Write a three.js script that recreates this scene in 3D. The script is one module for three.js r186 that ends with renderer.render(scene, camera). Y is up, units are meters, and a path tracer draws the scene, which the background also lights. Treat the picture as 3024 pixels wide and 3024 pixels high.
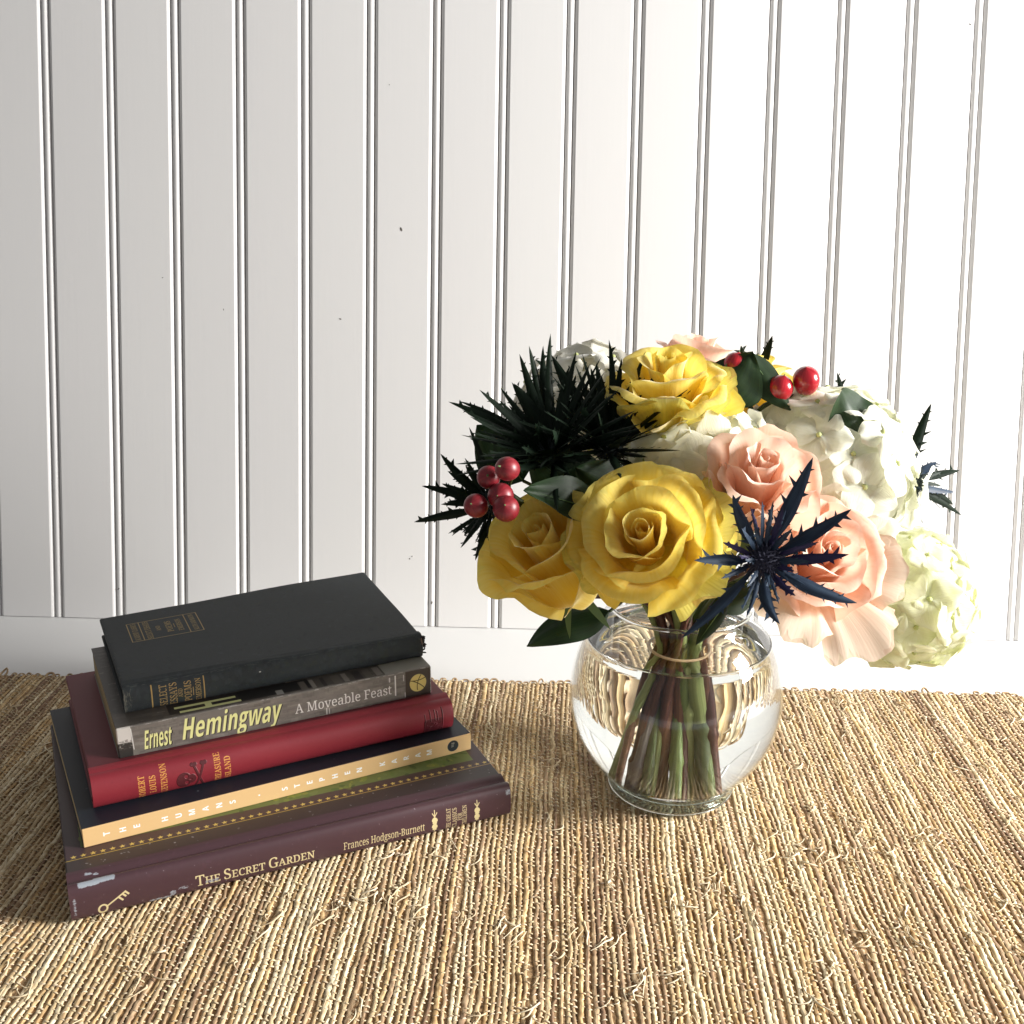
import * as THREE from 'three';
import { RoundedBoxGeometry } from 'three/addons/geometries/RoundedBoxGeometry.js';
import { mergeGeometries, mergeVertices } from 'three/addons/utils/BufferGeometryUtils.js';
import { RectAreaLightUniformsLib } from 'three/addons/lights/RectAreaLightUniformsLib.js';

// ---------------------------------------------------------------- camera, light, exposure
const scene = new THREE.Scene();
const S = 0.001;                                   // shapes are written in millimetres
const V = (x, y, z) => new THREE.Vector3(x, y, z);
const EYE = V(0, 352.3, 802.5);
const CAM_R = V(0.99900444, 0.00771948, -0.04393782), CAM_U = V(-0.02065792, 0.95300142, -0.30226072), CAM_F = V(-0.0395395, -0.30286746, -0.95221212);
const camera = new THREE.PerspectiveCamera(49.784, 1, 0.02, 20);
camera.position.copy(EYE).multiplyScalar(S);
camera.up.copy(CAM_U);
camera.lookAt(EYE.clone().add(CAM_F.clone().multiplyScalar(500)).multiplyScalar(S));

const renderer = new THREE.WebGLRenderer({ antialias: true });
renderer.toneMapping = THREE.LinearToneMapping;
renderer.toneMappingExposure = 1.06;
renderer.shadowMap.enabled = true;

scene.background = new THREE.Color().setRGB(0.2, 0.2, 0.204);      // soft light of the room behind the camera
RectAreaLightUniformsLib.init();
const WIN = { at: V(1480, 610, 470), to: V(20, 70, 200), w: 440, h: 600, power: 80 };
const windowLight = new THREE.RectAreaLight(new THREE.Color().setRGB(1.0, 0.982, 0.95), WIN.power, WIN.w * S, WIN.h * S);
windowLight.name = 'window_light';
windowLight.position.copy(WIN.at).multiplyScalar(S);
windowLight.lookAt(WIN.to.clone().multiplyScalar(S));
scene.add(windowLight);

// ---------------------------------------------------------------- helpers
let seed = 7;
function rnd() { seed = (seed + 0x6D2B79F5) | 0; let t = Math.imul(seed ^ (seed >>> 15), 1 | seed); t = (t + Math.imul(t ^ (t >>> 7), 61 | t)) ^ t; return ((t ^ (t >>> 14)) >>> 0) / 4294967296; }
const rr = (a, b) => a + (b - a) * rnd();
const lerp = (a, b, t) => a + (b - a) * t;
const clamp = (x, a = 0, b = 1) => Math.min(b, Math.max(a, x));
const sst = (a, b, x) => { const t = clamp((x - a) / (b - a)); return t * t * (3 - 2 * t); };
const hash = (x, y) => { let h = Math.imul(x | 0, 374761393) + Math.imul(y | 0, 668265263) | 0; h = Math.imul(h ^ (h >>> 13), 1274126177); return ((h ^ (h >>> 16)) >>> 0) / 4294967296; };
function noise(x, y = 0) { const i = Math.floor(x), j = Math.floor(y), f = x - i, g = y - j, a = f * f * (3 - 2 * f), b = g * g * (3 - 2 * g); return lerp(lerp(hash(i, j), hash(i + 1, j), a), lerp(hash(i, j + 1), hash(i + 1, j + 1), a), b) * 2 - 1; }
const fbm = (x, y) => noise(x, y) * 0.55 + noise(x * 2.1 + 7, y * 2.1 + 3) * 0.28 + noise(x * 4.3 + 1, y * 4.3 + 9) * 0.17;
// the point that lies behind photo pixel (px, py) in the plane z (mm)
function at(px, py, z) {
  const d = CAM_F.clone().multiplyScalar(3258.48).addScaledVector(CAM_R, px - 1512).addScaledVector(CAM_U, 1512 - py);
  return EYE.clone().addScaledVector(d, (z - EYE.z) / d.z);
}
const taken = {};
function numbered(n) { taken[n] = (taken[n] ?? -1) + 1; return taken[n] ? n + '_' + String(taken[n]).padStart(3, '0') : n; }
function shadows(m) { m.castShadow = m.receiveShadow = true; return m; }
function thing(name, label, category, base = V(0, 0, 0), group) {
  const o = new THREE.Group(); o.name = numbered(name); o.position.copy(base).multiplyScalar(S);
  o.userData = { label, category }; if (group) o.userData.group = group;
  o.base = base.clone(); scene.add(o); return o;
}
// geometry in world mm (or in the parent's own mm when local) -> mesh
function part(name, geo, mat, parent, local = false) {
  const g = geo;
  if (!local && parent && parent.base) g.translate(-parent.base.x, -parent.base.y, -parent.base.z);
  g.scale(S, S, S);
  const m = shadows(new THREE.Mesh(g, mat)); m.name = name; (parent || scene).add(m); return m;
}
function grid(nu, nv, f, closeU = false) {
  const pos = [], uv = [], idx = [];
  for (let j = 0; j <= nv; j++) for (let i = 0; i <= nu; i++) { const p = f(i / nu, j / nv); pos.push(p.x, p.y, p.z); uv.push(p.u ?? i / nu, p.v ?? j / nv); }
  for (let j = 0; j < nv; j++) for (let i = 0; i < nu; i++) { const a = j * (nu + 1) + i, b = a + 1, c = a + nu + 1, d = c + 1; idx.push(a, b, d, a, d, c); }
  const g = new THREE.BufferGeometry();
  g.setAttribute('position', new THREE.Float32BufferAttribute(pos, 3)); g.setAttribute('uv', new THREE.Float32BufferAttribute(uv, 2)); g.setIndex(idx); g.computeVertexNormals();
  if (closeU) { const n = g.attributes.normal; for (let j = 0; j <= nv; j++) { const a = j * (nu + 1), b = a + nu; const v = V(n.getX(a) + n.getX(b), n.getY(a) + n.getY(b), n.getZ(a) + n.getZ(b)).normalize(); n.setXYZ(a, v.x, v.y, v.z); n.setXYZ(b, v.x, v.y, v.z); } }
  return g;
}
function tube(pts, rad, sides = 8, segs = 24) {      // rad: number or f(t)
  const c = new THREE.CatmullRomCurve3(pts, false, 'centripetal'), F = c.computeFrenetFrames(segs, false), P = [];
  for (let j = 0; j <= segs; j++) P.push(c.getPointAt(j / segs));
  return grid(sides, segs, (u, v) => {
    const j = Math.round(v * segs), a = -u * Math.PI * 2, r = typeof rad === 'function' ? rad(v, u) : rad;
    const p = P[j].clone().addScaledVector(F.normals[j], Math.cos(a) * r).addScaledVector(F.binormals[j], Math.sin(a) * r); return p;
  }, true);
}
function ellipsoid(c, r, w = 12, h = 8) { const g = new THREE.SphereGeometry(1, w, h); g.scale(r.x ?? r, r.y ?? r, r.z ?? r); g.translate(c.x, c.y, c.z); return g; }
function frame(axis) { const a = axis.clone().normalize(); const x = Math.abs(a.y) > 0.95 ? V(1, 0, 0) : V(0, 1, 0).cross(a).normalize(); const xx = x.clone().addScaledVector(a, -x.dot(a)).normalize(); return new THREE.Matrix4().makeBasis(xx, a, xx.clone().cross(a)); }
function canvas(w, h, draw, pxmm) {
  const c = document.createElement('canvas'); c.width = Math.round(w * pxmm); c.height = Math.round(h * pxmm);
  const x = c.getContext('2d'); x.scale(pxmm, pxmm); draw(x, w, h); return c;
}
function ctex(w, h, draw, pxmm = 8, srgb = true) { const t = new THREE.CanvasTexture(canvas(w, h, draw, pxmm)); if (srgb) t.colorSpace = THREE.SRGBColorSpace; t.anisotropy = 8; return t; }
function dtex(n, m, f, srgb = true) {
  const d = new Uint8Array(n * m * 4);
  for (let j = 0; j < m; j++) for (let i = 0; i < n; i++) { const c = f(i / n, j / m, i, j), k = (j * n + i) * 4; d[k] = c[0]; d[k + 1] = c[1]; d[k + 2] = c[2]; d[k + 3] = 255; }
  const t = new THREE.DataTexture(d, n, m); t.magFilter = THREE.LinearFilter; t.minFilter = THREE.LinearMipmapLinearFilter; t.generateMipmaps = true; t.wrapS = t.wrapT = THREE.RepeatWrapping; if (srgb) t.colorSpace = THREE.SRGBColorSpace; t.needsUpdate = true; return t;
}
const lin = (r, g, b) => new THREE.Color().setRGB(r, g, b);
const std = (o) => new THREE.MeshStandardMaterial({ side: THREE.DoubleSide, ...o });
const phy = (o) => new THREE.MeshPhysicalMaterial({ side: THREE.DoubleSide, ...o });
const per = (n) => (x, y) => { // tiling noise of period n
  const i = Math.floor(x), j = Math.floor(y), f = x - i, g = y - j, a = f * f * (3 - 2 * f), b = g * g * (3 - 2 * g), w = (q) => ((q % n) + n) % n;
  return lerp(lerp(hash(w(i), w(j)), hash(w(i + 1), w(j)), a), lerp(hash(w(i), w(j + 1)), hash(w(i + 1), w(j + 1)), a), b) * 2 - 1;
};

// ---------------------------------------------------------------- setting: table and board
const paintBump = dtex(256, 256, (u, v) => { const c = 128 + 60 * per(16)(u * 16, v * 16) + 40 * per(64)(u * 64, v * 64); return [c, c, c]; }, false);
paintBump.repeat.set(6, 6);
const tableMat = std({ color: lin(0.73, 0.725, 0.715), roughness: 0.5, bumpMap: paintBump, bumpScale: 0.00008 });
{
  const g = new RoundedBoxGeometry(1500, 28, 760, 3, 2.5); g.translate(0, -14, 340);
  const t = part('tabletop', g, tableMat); t.userData = { kind: 'structure', label: 'white painted tabletop under the woven mat' };
}
// leaning board: tongue-and-groove planks, a bead between each two; its plane leans back 12 degrees
const TILT = 12.04 * Math.PI / 180, PITCH = 50.18;
const wall = new THREE.Group(); wall.name = 'beadboard_wall'; wall.userData = { kind: 'structure', label: 'white beaded plank board leaning behind the table' };
wall.rotation.x = -TILT; scene.add(wall);
const brush = dtex(256, 256, (u, v) => { const c = 128 + 55 * per(64)(u * 64, v * 8) + 45 * per(16)(u * 16, v * 16) + 18 * per(128)(u * 128, v * 128); return [c, c, c]; }, false); brush.repeat.set(1 / 0.09, 1 / 0.3);
const wallMats = [0, 1, 2].map((k) => std({ color: lin(0.745 - k * 0.006, 0.735 - k * 0.007, 0.725 - k * 0.006), roughness: 0.42 + 0.04 * k, bumpMap: brush, bumpScale: 0.00003 }));
{
  const H = 640, prof = (pts) => { const s = new THREE.Shape(); pts.forEach(([x, y], i) => i ? s.lineTo(x, y) : s.moveTo(x, y)); s.closePath(); const g = new THREE.ExtrudeGeometry(s, { depth: H, bevelEnabled: false }); g.rotateX(-Math.PI / 2); return g; };
  // plank 0 .. 39.6 wide at z 0, edges rounded down 2.6 mm; shape plane is (x, -z) after the turn, so z is given directly and flipped by rotateX
  const q = (x0, x1, n = 5) => Array.from({ length: n + 1 }, (_, i) => { const a = i / n * Math.PI / 2; return [x0 + (x1 - x0) * Math.sin(a) ** 1.0, 2.9 * (1 - Math.cos(a))]; });
  const plankG = prof([[0.0, 9], [0.0, 3.2], ...[[0.25, 2.3], [0.8, 1.3], [1.6, 0.5], [2.7, 0]], ...[[41.8, 0], [42.9, 0.5], [43.7, 1.3], [44.25, 2.3]], [44.5, 3.2], [44.5, 9]]);
  const bead = []; for (let i = 0; i <= 10; i++) { const a = Math.PI * i / 10; bead.push([-Math.cos(a) * 2.75, 3.0 - Math.sin(a) * 2.75]); }
  const beadG = prof([[-2.75, 8.6], ...bead, [2.75, 8.6]]);
  plankG.scale(S, S, S); beadG.scale(S, S, S); for (const q of [plankG, beadG]) { const p = q.attributes.position, t = q.attributes.uv; for (let k = 0; k < p.count; k++) t.setXY(k, p.getX(k), p.getY(k)); }
  const fix = (g) => { const p = g.attributes.position; for (let i = 0; i < p.count; i++) p.setZ(i, p.getZ(i)); g.computeVertexNormals(); return g; };
  fix(plankG); fix(beadG);
  const x0 = -401.7 - PITCH * 4 - 39.0;        // left edge of the first plank
  for (let i = 0; i < 23; i++) {
    const m = shadows(new THREE.Mesh(plankG, wallMats[(i * 7) % 3])); m.name = 'plank'; m.position.set((x0 + i * PITCH - 4.2) * S, 0.0006, (hash(i, 3) - 0.5) * 0.0003); wall.add(m);
    const b = shadows(new THREE.Mesh(beadG, wallMats[(i * 5) % 3])); b.name = 'bead'; b.position.set((x0 + i * PITCH - 4.2 + 44.5 + 2.84) * S, 0.0006, 0); wall.add(b);
  }
  const back = new THREE.BoxGeometry(23 * PITCH, H - 4, 6); back.translate(x0 + 11.5 * PITCH - 2, H / 2, -13); part('backing', back, wallMats[0], wall, true);
  // dark specks and scuffs on the paint
  const speck = std({ color: lin(0.12, 0.11, 0.1), roughness: 0.8 }), gs = [];
  for (const [px, py, r] of [[1185, 677, 4.5], [1005, 942, 3], [660, 914, 2], [2020, 912, 2.5], [1210, 1650, 2.6], [1275, 1780, 4], [2865, 72, 3], [1150, 250, 1.6], [480, 820, 2], [1345, 1450, 1.8], [350, 1739, 3], [1217, 1643, 2]]) {
    const d = CAM_F.clone().multiplyScalar(3258.48).addScaledVector(CAM_R, px - 1512).addScaledVector(CAM_U, 1512 - py), n = V(0, Math.sin(TILT), Math.cos(TILT));
    const p = EYE.clone().addScaledVector(d, -EYE.dot(n) / d.dot(n)), y = p.y / Math.cos(TILT), g = new THREE.SphereGeometry(1, 8, 6); g.scale(r * 0.22 * (1 + hash(px, 1)), r * 0.16, 0.12); g.rotateZ(hash(px, 5) * 3); g.translate(p.x, y, 0.02); gs.push(g);
  }
  const m = part('scuff', mergeGeometries(gs), speck, wall, true); m.userData.kind = 'stuff';
}

// ---------------------------------------------------------------- window outside the picture, the source of the light
{
  const o = thing('window', 'tall daylight window beside the table with white bars', 'window', V(0, 0, 0));
  o.position.copy(WIN.at).multiplyScalar(S); o.lookAt(WIN.to.clone().multiplyScalar(S));
  const pane = new THREE.PlaneGeometry(WIN.w, WIN.h); pane.translate(0, 0, -14);
  part('pane', pane, std({ color: lin(0.8, 0.8, 0.8), emissive: lin(1, 0.98, 0.95), emissiveIntensity: 1.2 }), o, true);
  for (const [w, h, x, y] of [[30, WIN.h + 60, -WIN.w / 2 - 15, 0], [30, WIN.h + 60, WIN.w / 2 + 15, 0], [WIN.w, 30, 0, WIN.h / 2 + 15], [WIN.w, 30, 0, -WIN.h / 2 - 15]]) { const g = new RoundedBoxGeometry(w, h, 30, 2, 3); g.translate(x, y, -14); part('frame', g, tableMat, o, true); }
}

// ---------------------------------------------------------------- woven mat
{
  const mat = thing('woven_mat', 'straw coloured handwoven jute mat under the books and vase', 'mat', V(0, 0, 0));
  const fibre = (pal, s) => dtex(64, 1024, (u, v, i, j) => {
    const P = per(64), st = 0.5 + 0.5 * P(u * 8 + s * 9, v * 64), f = 0.5 + 0.5 * P(u * 24, v * 20 + s), k = clamp(0.75 * st + 0.55 * f - 0.2 + 0.2 * P(u * 3, v * 64 + 9) + 0.26 * per(8)(s * 3.1, v * 8) + 0.16 * per(16)(s * 2.3, v * 16));
    const a = pal[0], b = pal[1]; return [0, 1, 2].map((n) => 255 * clamp(lerp(a[n], b[n], k)));
  });
  const pals = [[[0.66, 0.55, 0.40], [0.92, 0.84, 0.68]], [[0.60, 0.49, 0.37], [0.87, 0.77, 0.61]], [[0.74, 0.64, 0.48], [0.97, 0.92, 0.80]], [[0.55, 0.44, 0.34], [0.82, 0.71, 0.56]], [[0.45, 0.345, 0.265], [0.72, 0.60, 0.46]], [[0.67, 0.54, 0.37], [0.93, 0.82, 0.62]]];
  const mats = pals.map((p, i) => { const t = fibre(p, i); t.repeat.set(1, 1); return std({ map: t, roughness: 0.85, bumpMap: t, bumpScale: 0.0003 }); });
  const edgeZ = (x) => 95.5 + Math.max(0, -55 - x) * 0.034 + 1.4 * noise(x * 0.08, 3) + 1.1 * noise(x * 0.6, 9);
  const P = 3.0, x0 = -455, N = 264, Z1 = 530, sp = 3.7;
  const drift = (x, z) => 1.1 * noise(x * 0.02 + 4, z * 0.012) + 0.9 * noise(x * 0.09, z * 0.03 + 5);
  const knots = []; for (let k = 0; k < 190; k++) knots.push([rr(-430, 330), rr(105, 450), rr(4, 12), rr(0.6, 1.7)]);
  const warp = (x, z) => { let d = 0; for (const [kx, kz, r, a] of knots) { const dx = x - kx, dz = z - kz, q = (dx * dx) / (r * r * 0.3) + (dz * dz) / (r * r); if (q < 6) d += a * Math.exp(-q) * (dx > 0 ? 1 : -1) * Math.min(1, Math.abs(dx) / 1.5); } return d; };
  const ticks = [], tm = [];
  const cx = [];
  for (let i = 0; i < N; i++) {
    const bx = x0 + i * P + 0.35 * noise(i * 1.7, 1), z0 = edgeZ(bx), L = Z1 - z0, n = 245, w = 0.72 + 0.42 * hash(i, 2), loose = hash(i, 8) > 0.6 ? 1.5 : 0.4, ph = hash(i, 4) * 9, tw = 1.1 + 1.2 * hash(i, 11);
    const X = (z) => bx + drift(bx, z) + warp(bx, z) + loose * (0.45 * noise(z * 0.11 + ph, i * 3.1) + 0.25 * noise(z * 0.35, i * 7.7));
    const sides = 6, g = grid(sides, n, (u, v) => {
      const s = v ** 1.0, z = z0 + L * s, a = -u * Math.PI * 2 + 0.3, endd = sst(0, 3.2 / L, s);
      const slub = 1 + 0.35 * Math.max(0, noise(z * 0.05 + ph, i * 2.3)) + 0.14 * noise(z * 0.5, i), pinch = 1 - 0.16 * (0.5 + 0.5 * Math.cos((z + (i % 2) * sp / 2) / sp * Math.PI * 2));
      const r = w * slub * pinch * (0.45 + 0.55 * endd) * (1 + 0.15 * Math.sin(2 * a + z * tw) + 0.08 * noise(z * 1.1, a * 1.3 + i * 3)), y = 2.0 + 0.22 * noise(z * 0.09, i * 5.1) + 0.25 * noise(z * 0.4, i * 9.2) - 1.0 * (1 - endd);
      return { x: X(z) + Math.cos(a) * r * 1.26, y: y + Math.sin(a) * r * 0.68, z, u, v: (z + i * 37) / 170 };
    }, true);
    const tone = noise(i * 0.11, 7) * 0.35 + (hash(i, 6) - 0.38) * 1.3, mi = tone > 0.42 ? 2 : tone > 0.18 ? 0 : tone > -0.08 ? 5 : tone > -0.3 ? 1 : tone > -0.52 ? 3 : 4;
    part('strand', g, mats[mi], mat);
    for (let z = z0 + 1.5 + (i % 2) * sp / 2; z < Z1; z += sp) if (hash(i, z * 10 | 0) > 0.1) ticks.push([X(z) + 0.35 + 0.3 * rnd(), z + rr(-0.5, 0.5), i]);
  }
  // fine binding threads that hop over the strands
  const tg = tube([V(-0.7, 2.3, 0.1), V(-0.2, 2.75, 0.05), V(0.5, 2.7, -0.1), V(1.1, 2.25, -0.35), V(1.6, 1.3, -0.5)], (t) => 0.2 + 0.16 * Math.sin(t * Math.PI), 5, 7); tg.scale(S, S, S);
  const tmat = std({ color: lin(0.72, 0.61, 0.43), roughness: 0.85 });
  const im = shadows(new THREE.InstancedMesh(tg, tmat, ticks.length)); im.name = 'binding_thread'; im.userData.kind = 'stuff';
  const M = new THREE.Matrix4(), Q = new THREE.Quaternion(), col = new THREE.Color();
  ticks.forEach(([x, z, i], k) => { Q.setFromEuler(new THREE.Euler(rr(-0.2, 0.2), rr(-0.35, 0.35), rr(-0.15, 0.15))); const s = rr(0.85, 1.15); M.compose(V(x * S, (rr(-0.35, 0.0)) * S, z * S), Q, V(s, s, s)); im.setMatrixAt(k, M); const c = rr(0.72, 1.12); col.setRGB(c, c * rr(0.94, 1.0), c * rr(0.85, 1.0)); im.setColorAt(k, col); });
  mat.add(im);
  // curled loose fibres
  const fib = [[], []];
  for (let k = 0; k < 1000; k++) {
    const [kx, kz] = k < 760 ? knots[k % knots.length] : [rr(-440, 330), rr(100, 450)], x = kx + rr(-5, 5), z = kz + rr(-6, 6), len = rr(4, 15), a0 = Math.PI / 2 + rr(-0.7, 0.7), pts = [], curl = rr(-2.4, 2.4), hgt = rr(0.2, 1.5);
    let px = x, pz = z, a = a0; for (let s = 0; s <= 5; s++) { const t = s / 5; pts.push(V(px, 2.75 + hgt * Math.sin(t * Math.PI), pz)); px += Math.cos(a) * len / 5; pz += Math.sin(a) * len / 5; a += curl / 5 + rr(-0.35, 0.35); }
    const r0 = rr(0.2, 0.72); if (Math.min(...pts.map((p) => p.z)) > 97) fib[k % 2].push(tube(pts, (t) => r0 * (1 - 0.6 * t), 4, 10));
  }
  [[lin(0.78, 0.68, 0.49), 0], [lin(0.68, 0.55, 0.36), 1]].forEach(([c, i]) => { const m = part('loose_fibre', mergeGeometries(fib[i]), std({ color: c, roughness: 0.8 }), mat); m.userData.kind = 'stuff'; });
  // loops that stand out along the woven edge
  const loops = []; for (let x = -450; x < 325; x += rr(4.5, 9)) { const z = edgeZ(x), w = rr(1.2, 2.6), o = hash(x * 3 | 0, 1) > 0.955 ? rr(3, 6) : rr(0.1, 1.0); loops.push(tube([V(x - w, 1.6, z + 3), V(x - w * 0.8, 2.1, z - o * 0.5), V(x, 2.2 + o * 0.25, z - o), V(x + w * 0.8, 2.1, z - o * 0.5), V(x + w, 1.6, z + 3)], rr(0.5, 0.95), 5, 12)); }
  const lo = part('edge_loop', mergeGeometries(loops), mats[1], mat); lo.userData.kind = 'stuff';
  const gt = dtex(512, 512, (u, v) => { const P = per(128), k = clamp(0.45 + 0.3 * P(u * 128, v * 10) + 0.28 * P(u * 32, v * 40) + 0.25 * P(u * 128, v * 128)), rib = 0.12 * Math.cos(v * Math.PI * 2 * 26); return [0, 1, 2].map((n) => 255 * clamp(lerp([0.50, 0.39, 0.27][n], [0.78, 0.65, 0.48][n], clamp(k + rib)))); });
  const nb = 264, bg = grid(nb * 2, 60, (u, v) => { const x = x0 + u * (N - 1) * P, z = lerp(edgeZ(x) + 1.2, Z1, v); return { x, y: 1.75 + 0.3 * noise(x * 0.5, z * 0.16) + 0.25 * noise(x * 1.3, z * 0.4), z, u: x / 95, v: z / 95 }; });
  part('ground_weave', bg, std({ map: gt, roughness: 0.95, bumpMap: gt, bumpScale: 0.0006 }), mat);
}

// ---------------------------------------------------------------- books
const rotText = (x, s, cx, cy, font, w) => { x.save(); x.translate(cx, cy); x.rotate(-Math.PI / 2); x.font = font; x.textAlign = 'center'; x.textBaseline = 'middle'; const m = x.measureText(s).width; if (w) x.scale(w / m, 1); x.fillText(s, 0, 0); x.restore(); };
const fitText = (x, s, x0, x1, y, font, slant = 0) => { x.save(); x.font = font; x.textAlign = 'left'; x.textBaseline = 'alphabetic'; const m = x.measureText(s).width; x.translate(x0, y); x.transform((x1 - x0) / m, 0, -slant * (x1 - x0) / m * 0, 1, 0, 0); if (slant) x.transform(1, 0, -slant, 1, 0, 0); x.fillText(s, 0, 0); x.restore(); };
function mottle(x, w, h, n, cols, s0, s1, alpha) { for (let i = 0; i < n; i++) { x.globalAlpha = alpha * rnd(); x.fillStyle = cols[(rnd() * cols.length) | 0]; x.beginPath(); x.ellipse(rnd() * w, rnd() * h, rr(s0, s1), rr(s0, s1) * 0.6, rnd() * 3, 0, 7); x.fill(); } x.globalAlpha = 1; }
const clothBump = dtex(128, 128, (u, v, i, j) => { const c = 128 + ((i % 4 < 2) !== (j % 4 < 2) ? 34 : -34) + 50 * (hash(i, j) - 0.5); return [c, c, c]; }, false);
function cloth(mmW, mmH, mmTile = 22) { const t = clothBump.clone(); t.repeat.set(mmW / mmTile, mmH / mmTile); t.needsUpdate = true; return t; }
function book(name, label, x, z, a, y0) { const o = thing(name, label, 'book', V(x, y0, z), 'stacked books'); o.rotation.y = a; delete o.userData.group; return o; }
// sheet bent along the spine: profile in (v towards the back, y up), arc length runs down the texture
function bentSheet(L, prof, th, wob) {
  const c = new THREE.CatmullRomCurve3(prof.map(([v, y]) => V(0, y, -v)), false, 'centripetal'), n = 44, P = [], D = [];
  for (let i = 0; i <= n; i++) { P.push(c.getPointAt(i / n)); D.push(c.getTangentAt(i / n)); }
  const len = c.getLength(), out = (u, v, o) => { const i = Math.round(v * n), p = P[i], d = D[i]; const ny = d.z, nz = -d.y; const w = wob ? wob(u * L, v * len) : 0; return { x: u * L, y: p.y + ny * (o + w) * -1, z: p.z + nz * (o + w) * -1, u, v: 1 - v }; };
  const m = 24, A = grid(m, n, (u, v) => out(u, v, 0)), B = grid(m, n, (u, v) => out(u, v, -th));
  const e = [0, 1].map((u) => grid(1, n, (q, v) => ({ ...out(u, v, -th * q) })));
  const g = mergeGeometries([A, B, ...e]); g.len = len; g.arcAtY = (y) => { let k = 0, bd = 1e9; for (let i = 0; i <= n; i++) { if (P[i].z < -3) continue; const d = Math.abs(P[i].y - y); if (d < bd) { bd = d; k = i; } } return k / n * len; }; g.arcAtV = (v) => { let k = 0, bd = 1e9; for (let i = 0; i <= n / 2; i++) { const d = Math.abs(-P[i].z - v); if (d < bd) { bd = d; k = i; } } return k / n * len; };
  return g;
}
function board(L, v0, v1, yTop, th, warp, r = 0.9) {           // cover board with planar uv seen from above
  const g = new RoundedBoxGeometry(L, th, v1 - v0, 3, Math.min(r, th * 0.45), 1); g.translate(L / 2, yTop - th / 2, -(v0 + v1) / 2);
  let h = g;
  if (warp) { const Wd = v1 - v0, re = 1.5; h = new THREE.BoxGeometry(L, th, Wd, 44, 2, 40); const p = h.attributes.position, pull = (t) => { const a = Math.min(1, Math.abs(t)), e = 1 - a; return Math.sign(t) * (1 - e ** 1.9); };
    for (let i = 0; i < p.count; i++) { const x = pull(p.getX(i) / (L / 2)) * L / 2, z = pull(p.getZ(i) / (Wd / 2)) * Wd / 2, d = Math.min(L / 2 - Math.abs(x), Wd / 2 - Math.abs(z)) , up = p.getY(i) / (th / 2), drop = d < re ? (re - Math.sqrt(Math.max(0, re * re - (re - Math.max(0, d)) ** 2))) * 0.7 : 0; p.setXYZ(i, x, p.getY(i) - Math.max(0, up) * drop, z); }
    h.translate(L / 2, yTop - th / 2, -(v0 + v1) / 2); for (let i = 0; i < p.count; i++) p.setY(i, p.getY(i) + warp(p.getX(i) / L, -p.getZ(i) / v1)); h.computeVertexNormals(); }
  const p = h.attributes.position, uv = h.attributes.uv; for (let i = 0; i < p.count; i++) uv.setXY(i, p.getX(i) / L, (-p.getZ(i)) / v1); return h;
}
const pageTex = (c0, c1) => dtex(256, 128, (u, v, i, j) => { const k = clamp(0.5 + 0.5 * noise(3, j * 0.9) + 0.22 * noise(u * 6, j * 0.5) + 0.25 * (hash(i >> 3, j) - 0.5)); return [0, 1, 2].map((n) => 255 * clamp(lerp(c0[n], c1[n], k))); });
function pages(L, v0, v1, y0, y1, c0, c1, parent) { const g = new THREE.BoxGeometry(L, y1 - y0, v1 - v0); g.translate(L / 2 + 2.2, (y0 + y1) / 2, -(v0 + v1) / 2); const t = pageTex(c0, c1); part('page_block', g, std({ map: t, roughness: 0.9, bumpMap: t, bumpScale: 0.0003 }), parent, true); }
const wrap = (m) => m;

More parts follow.
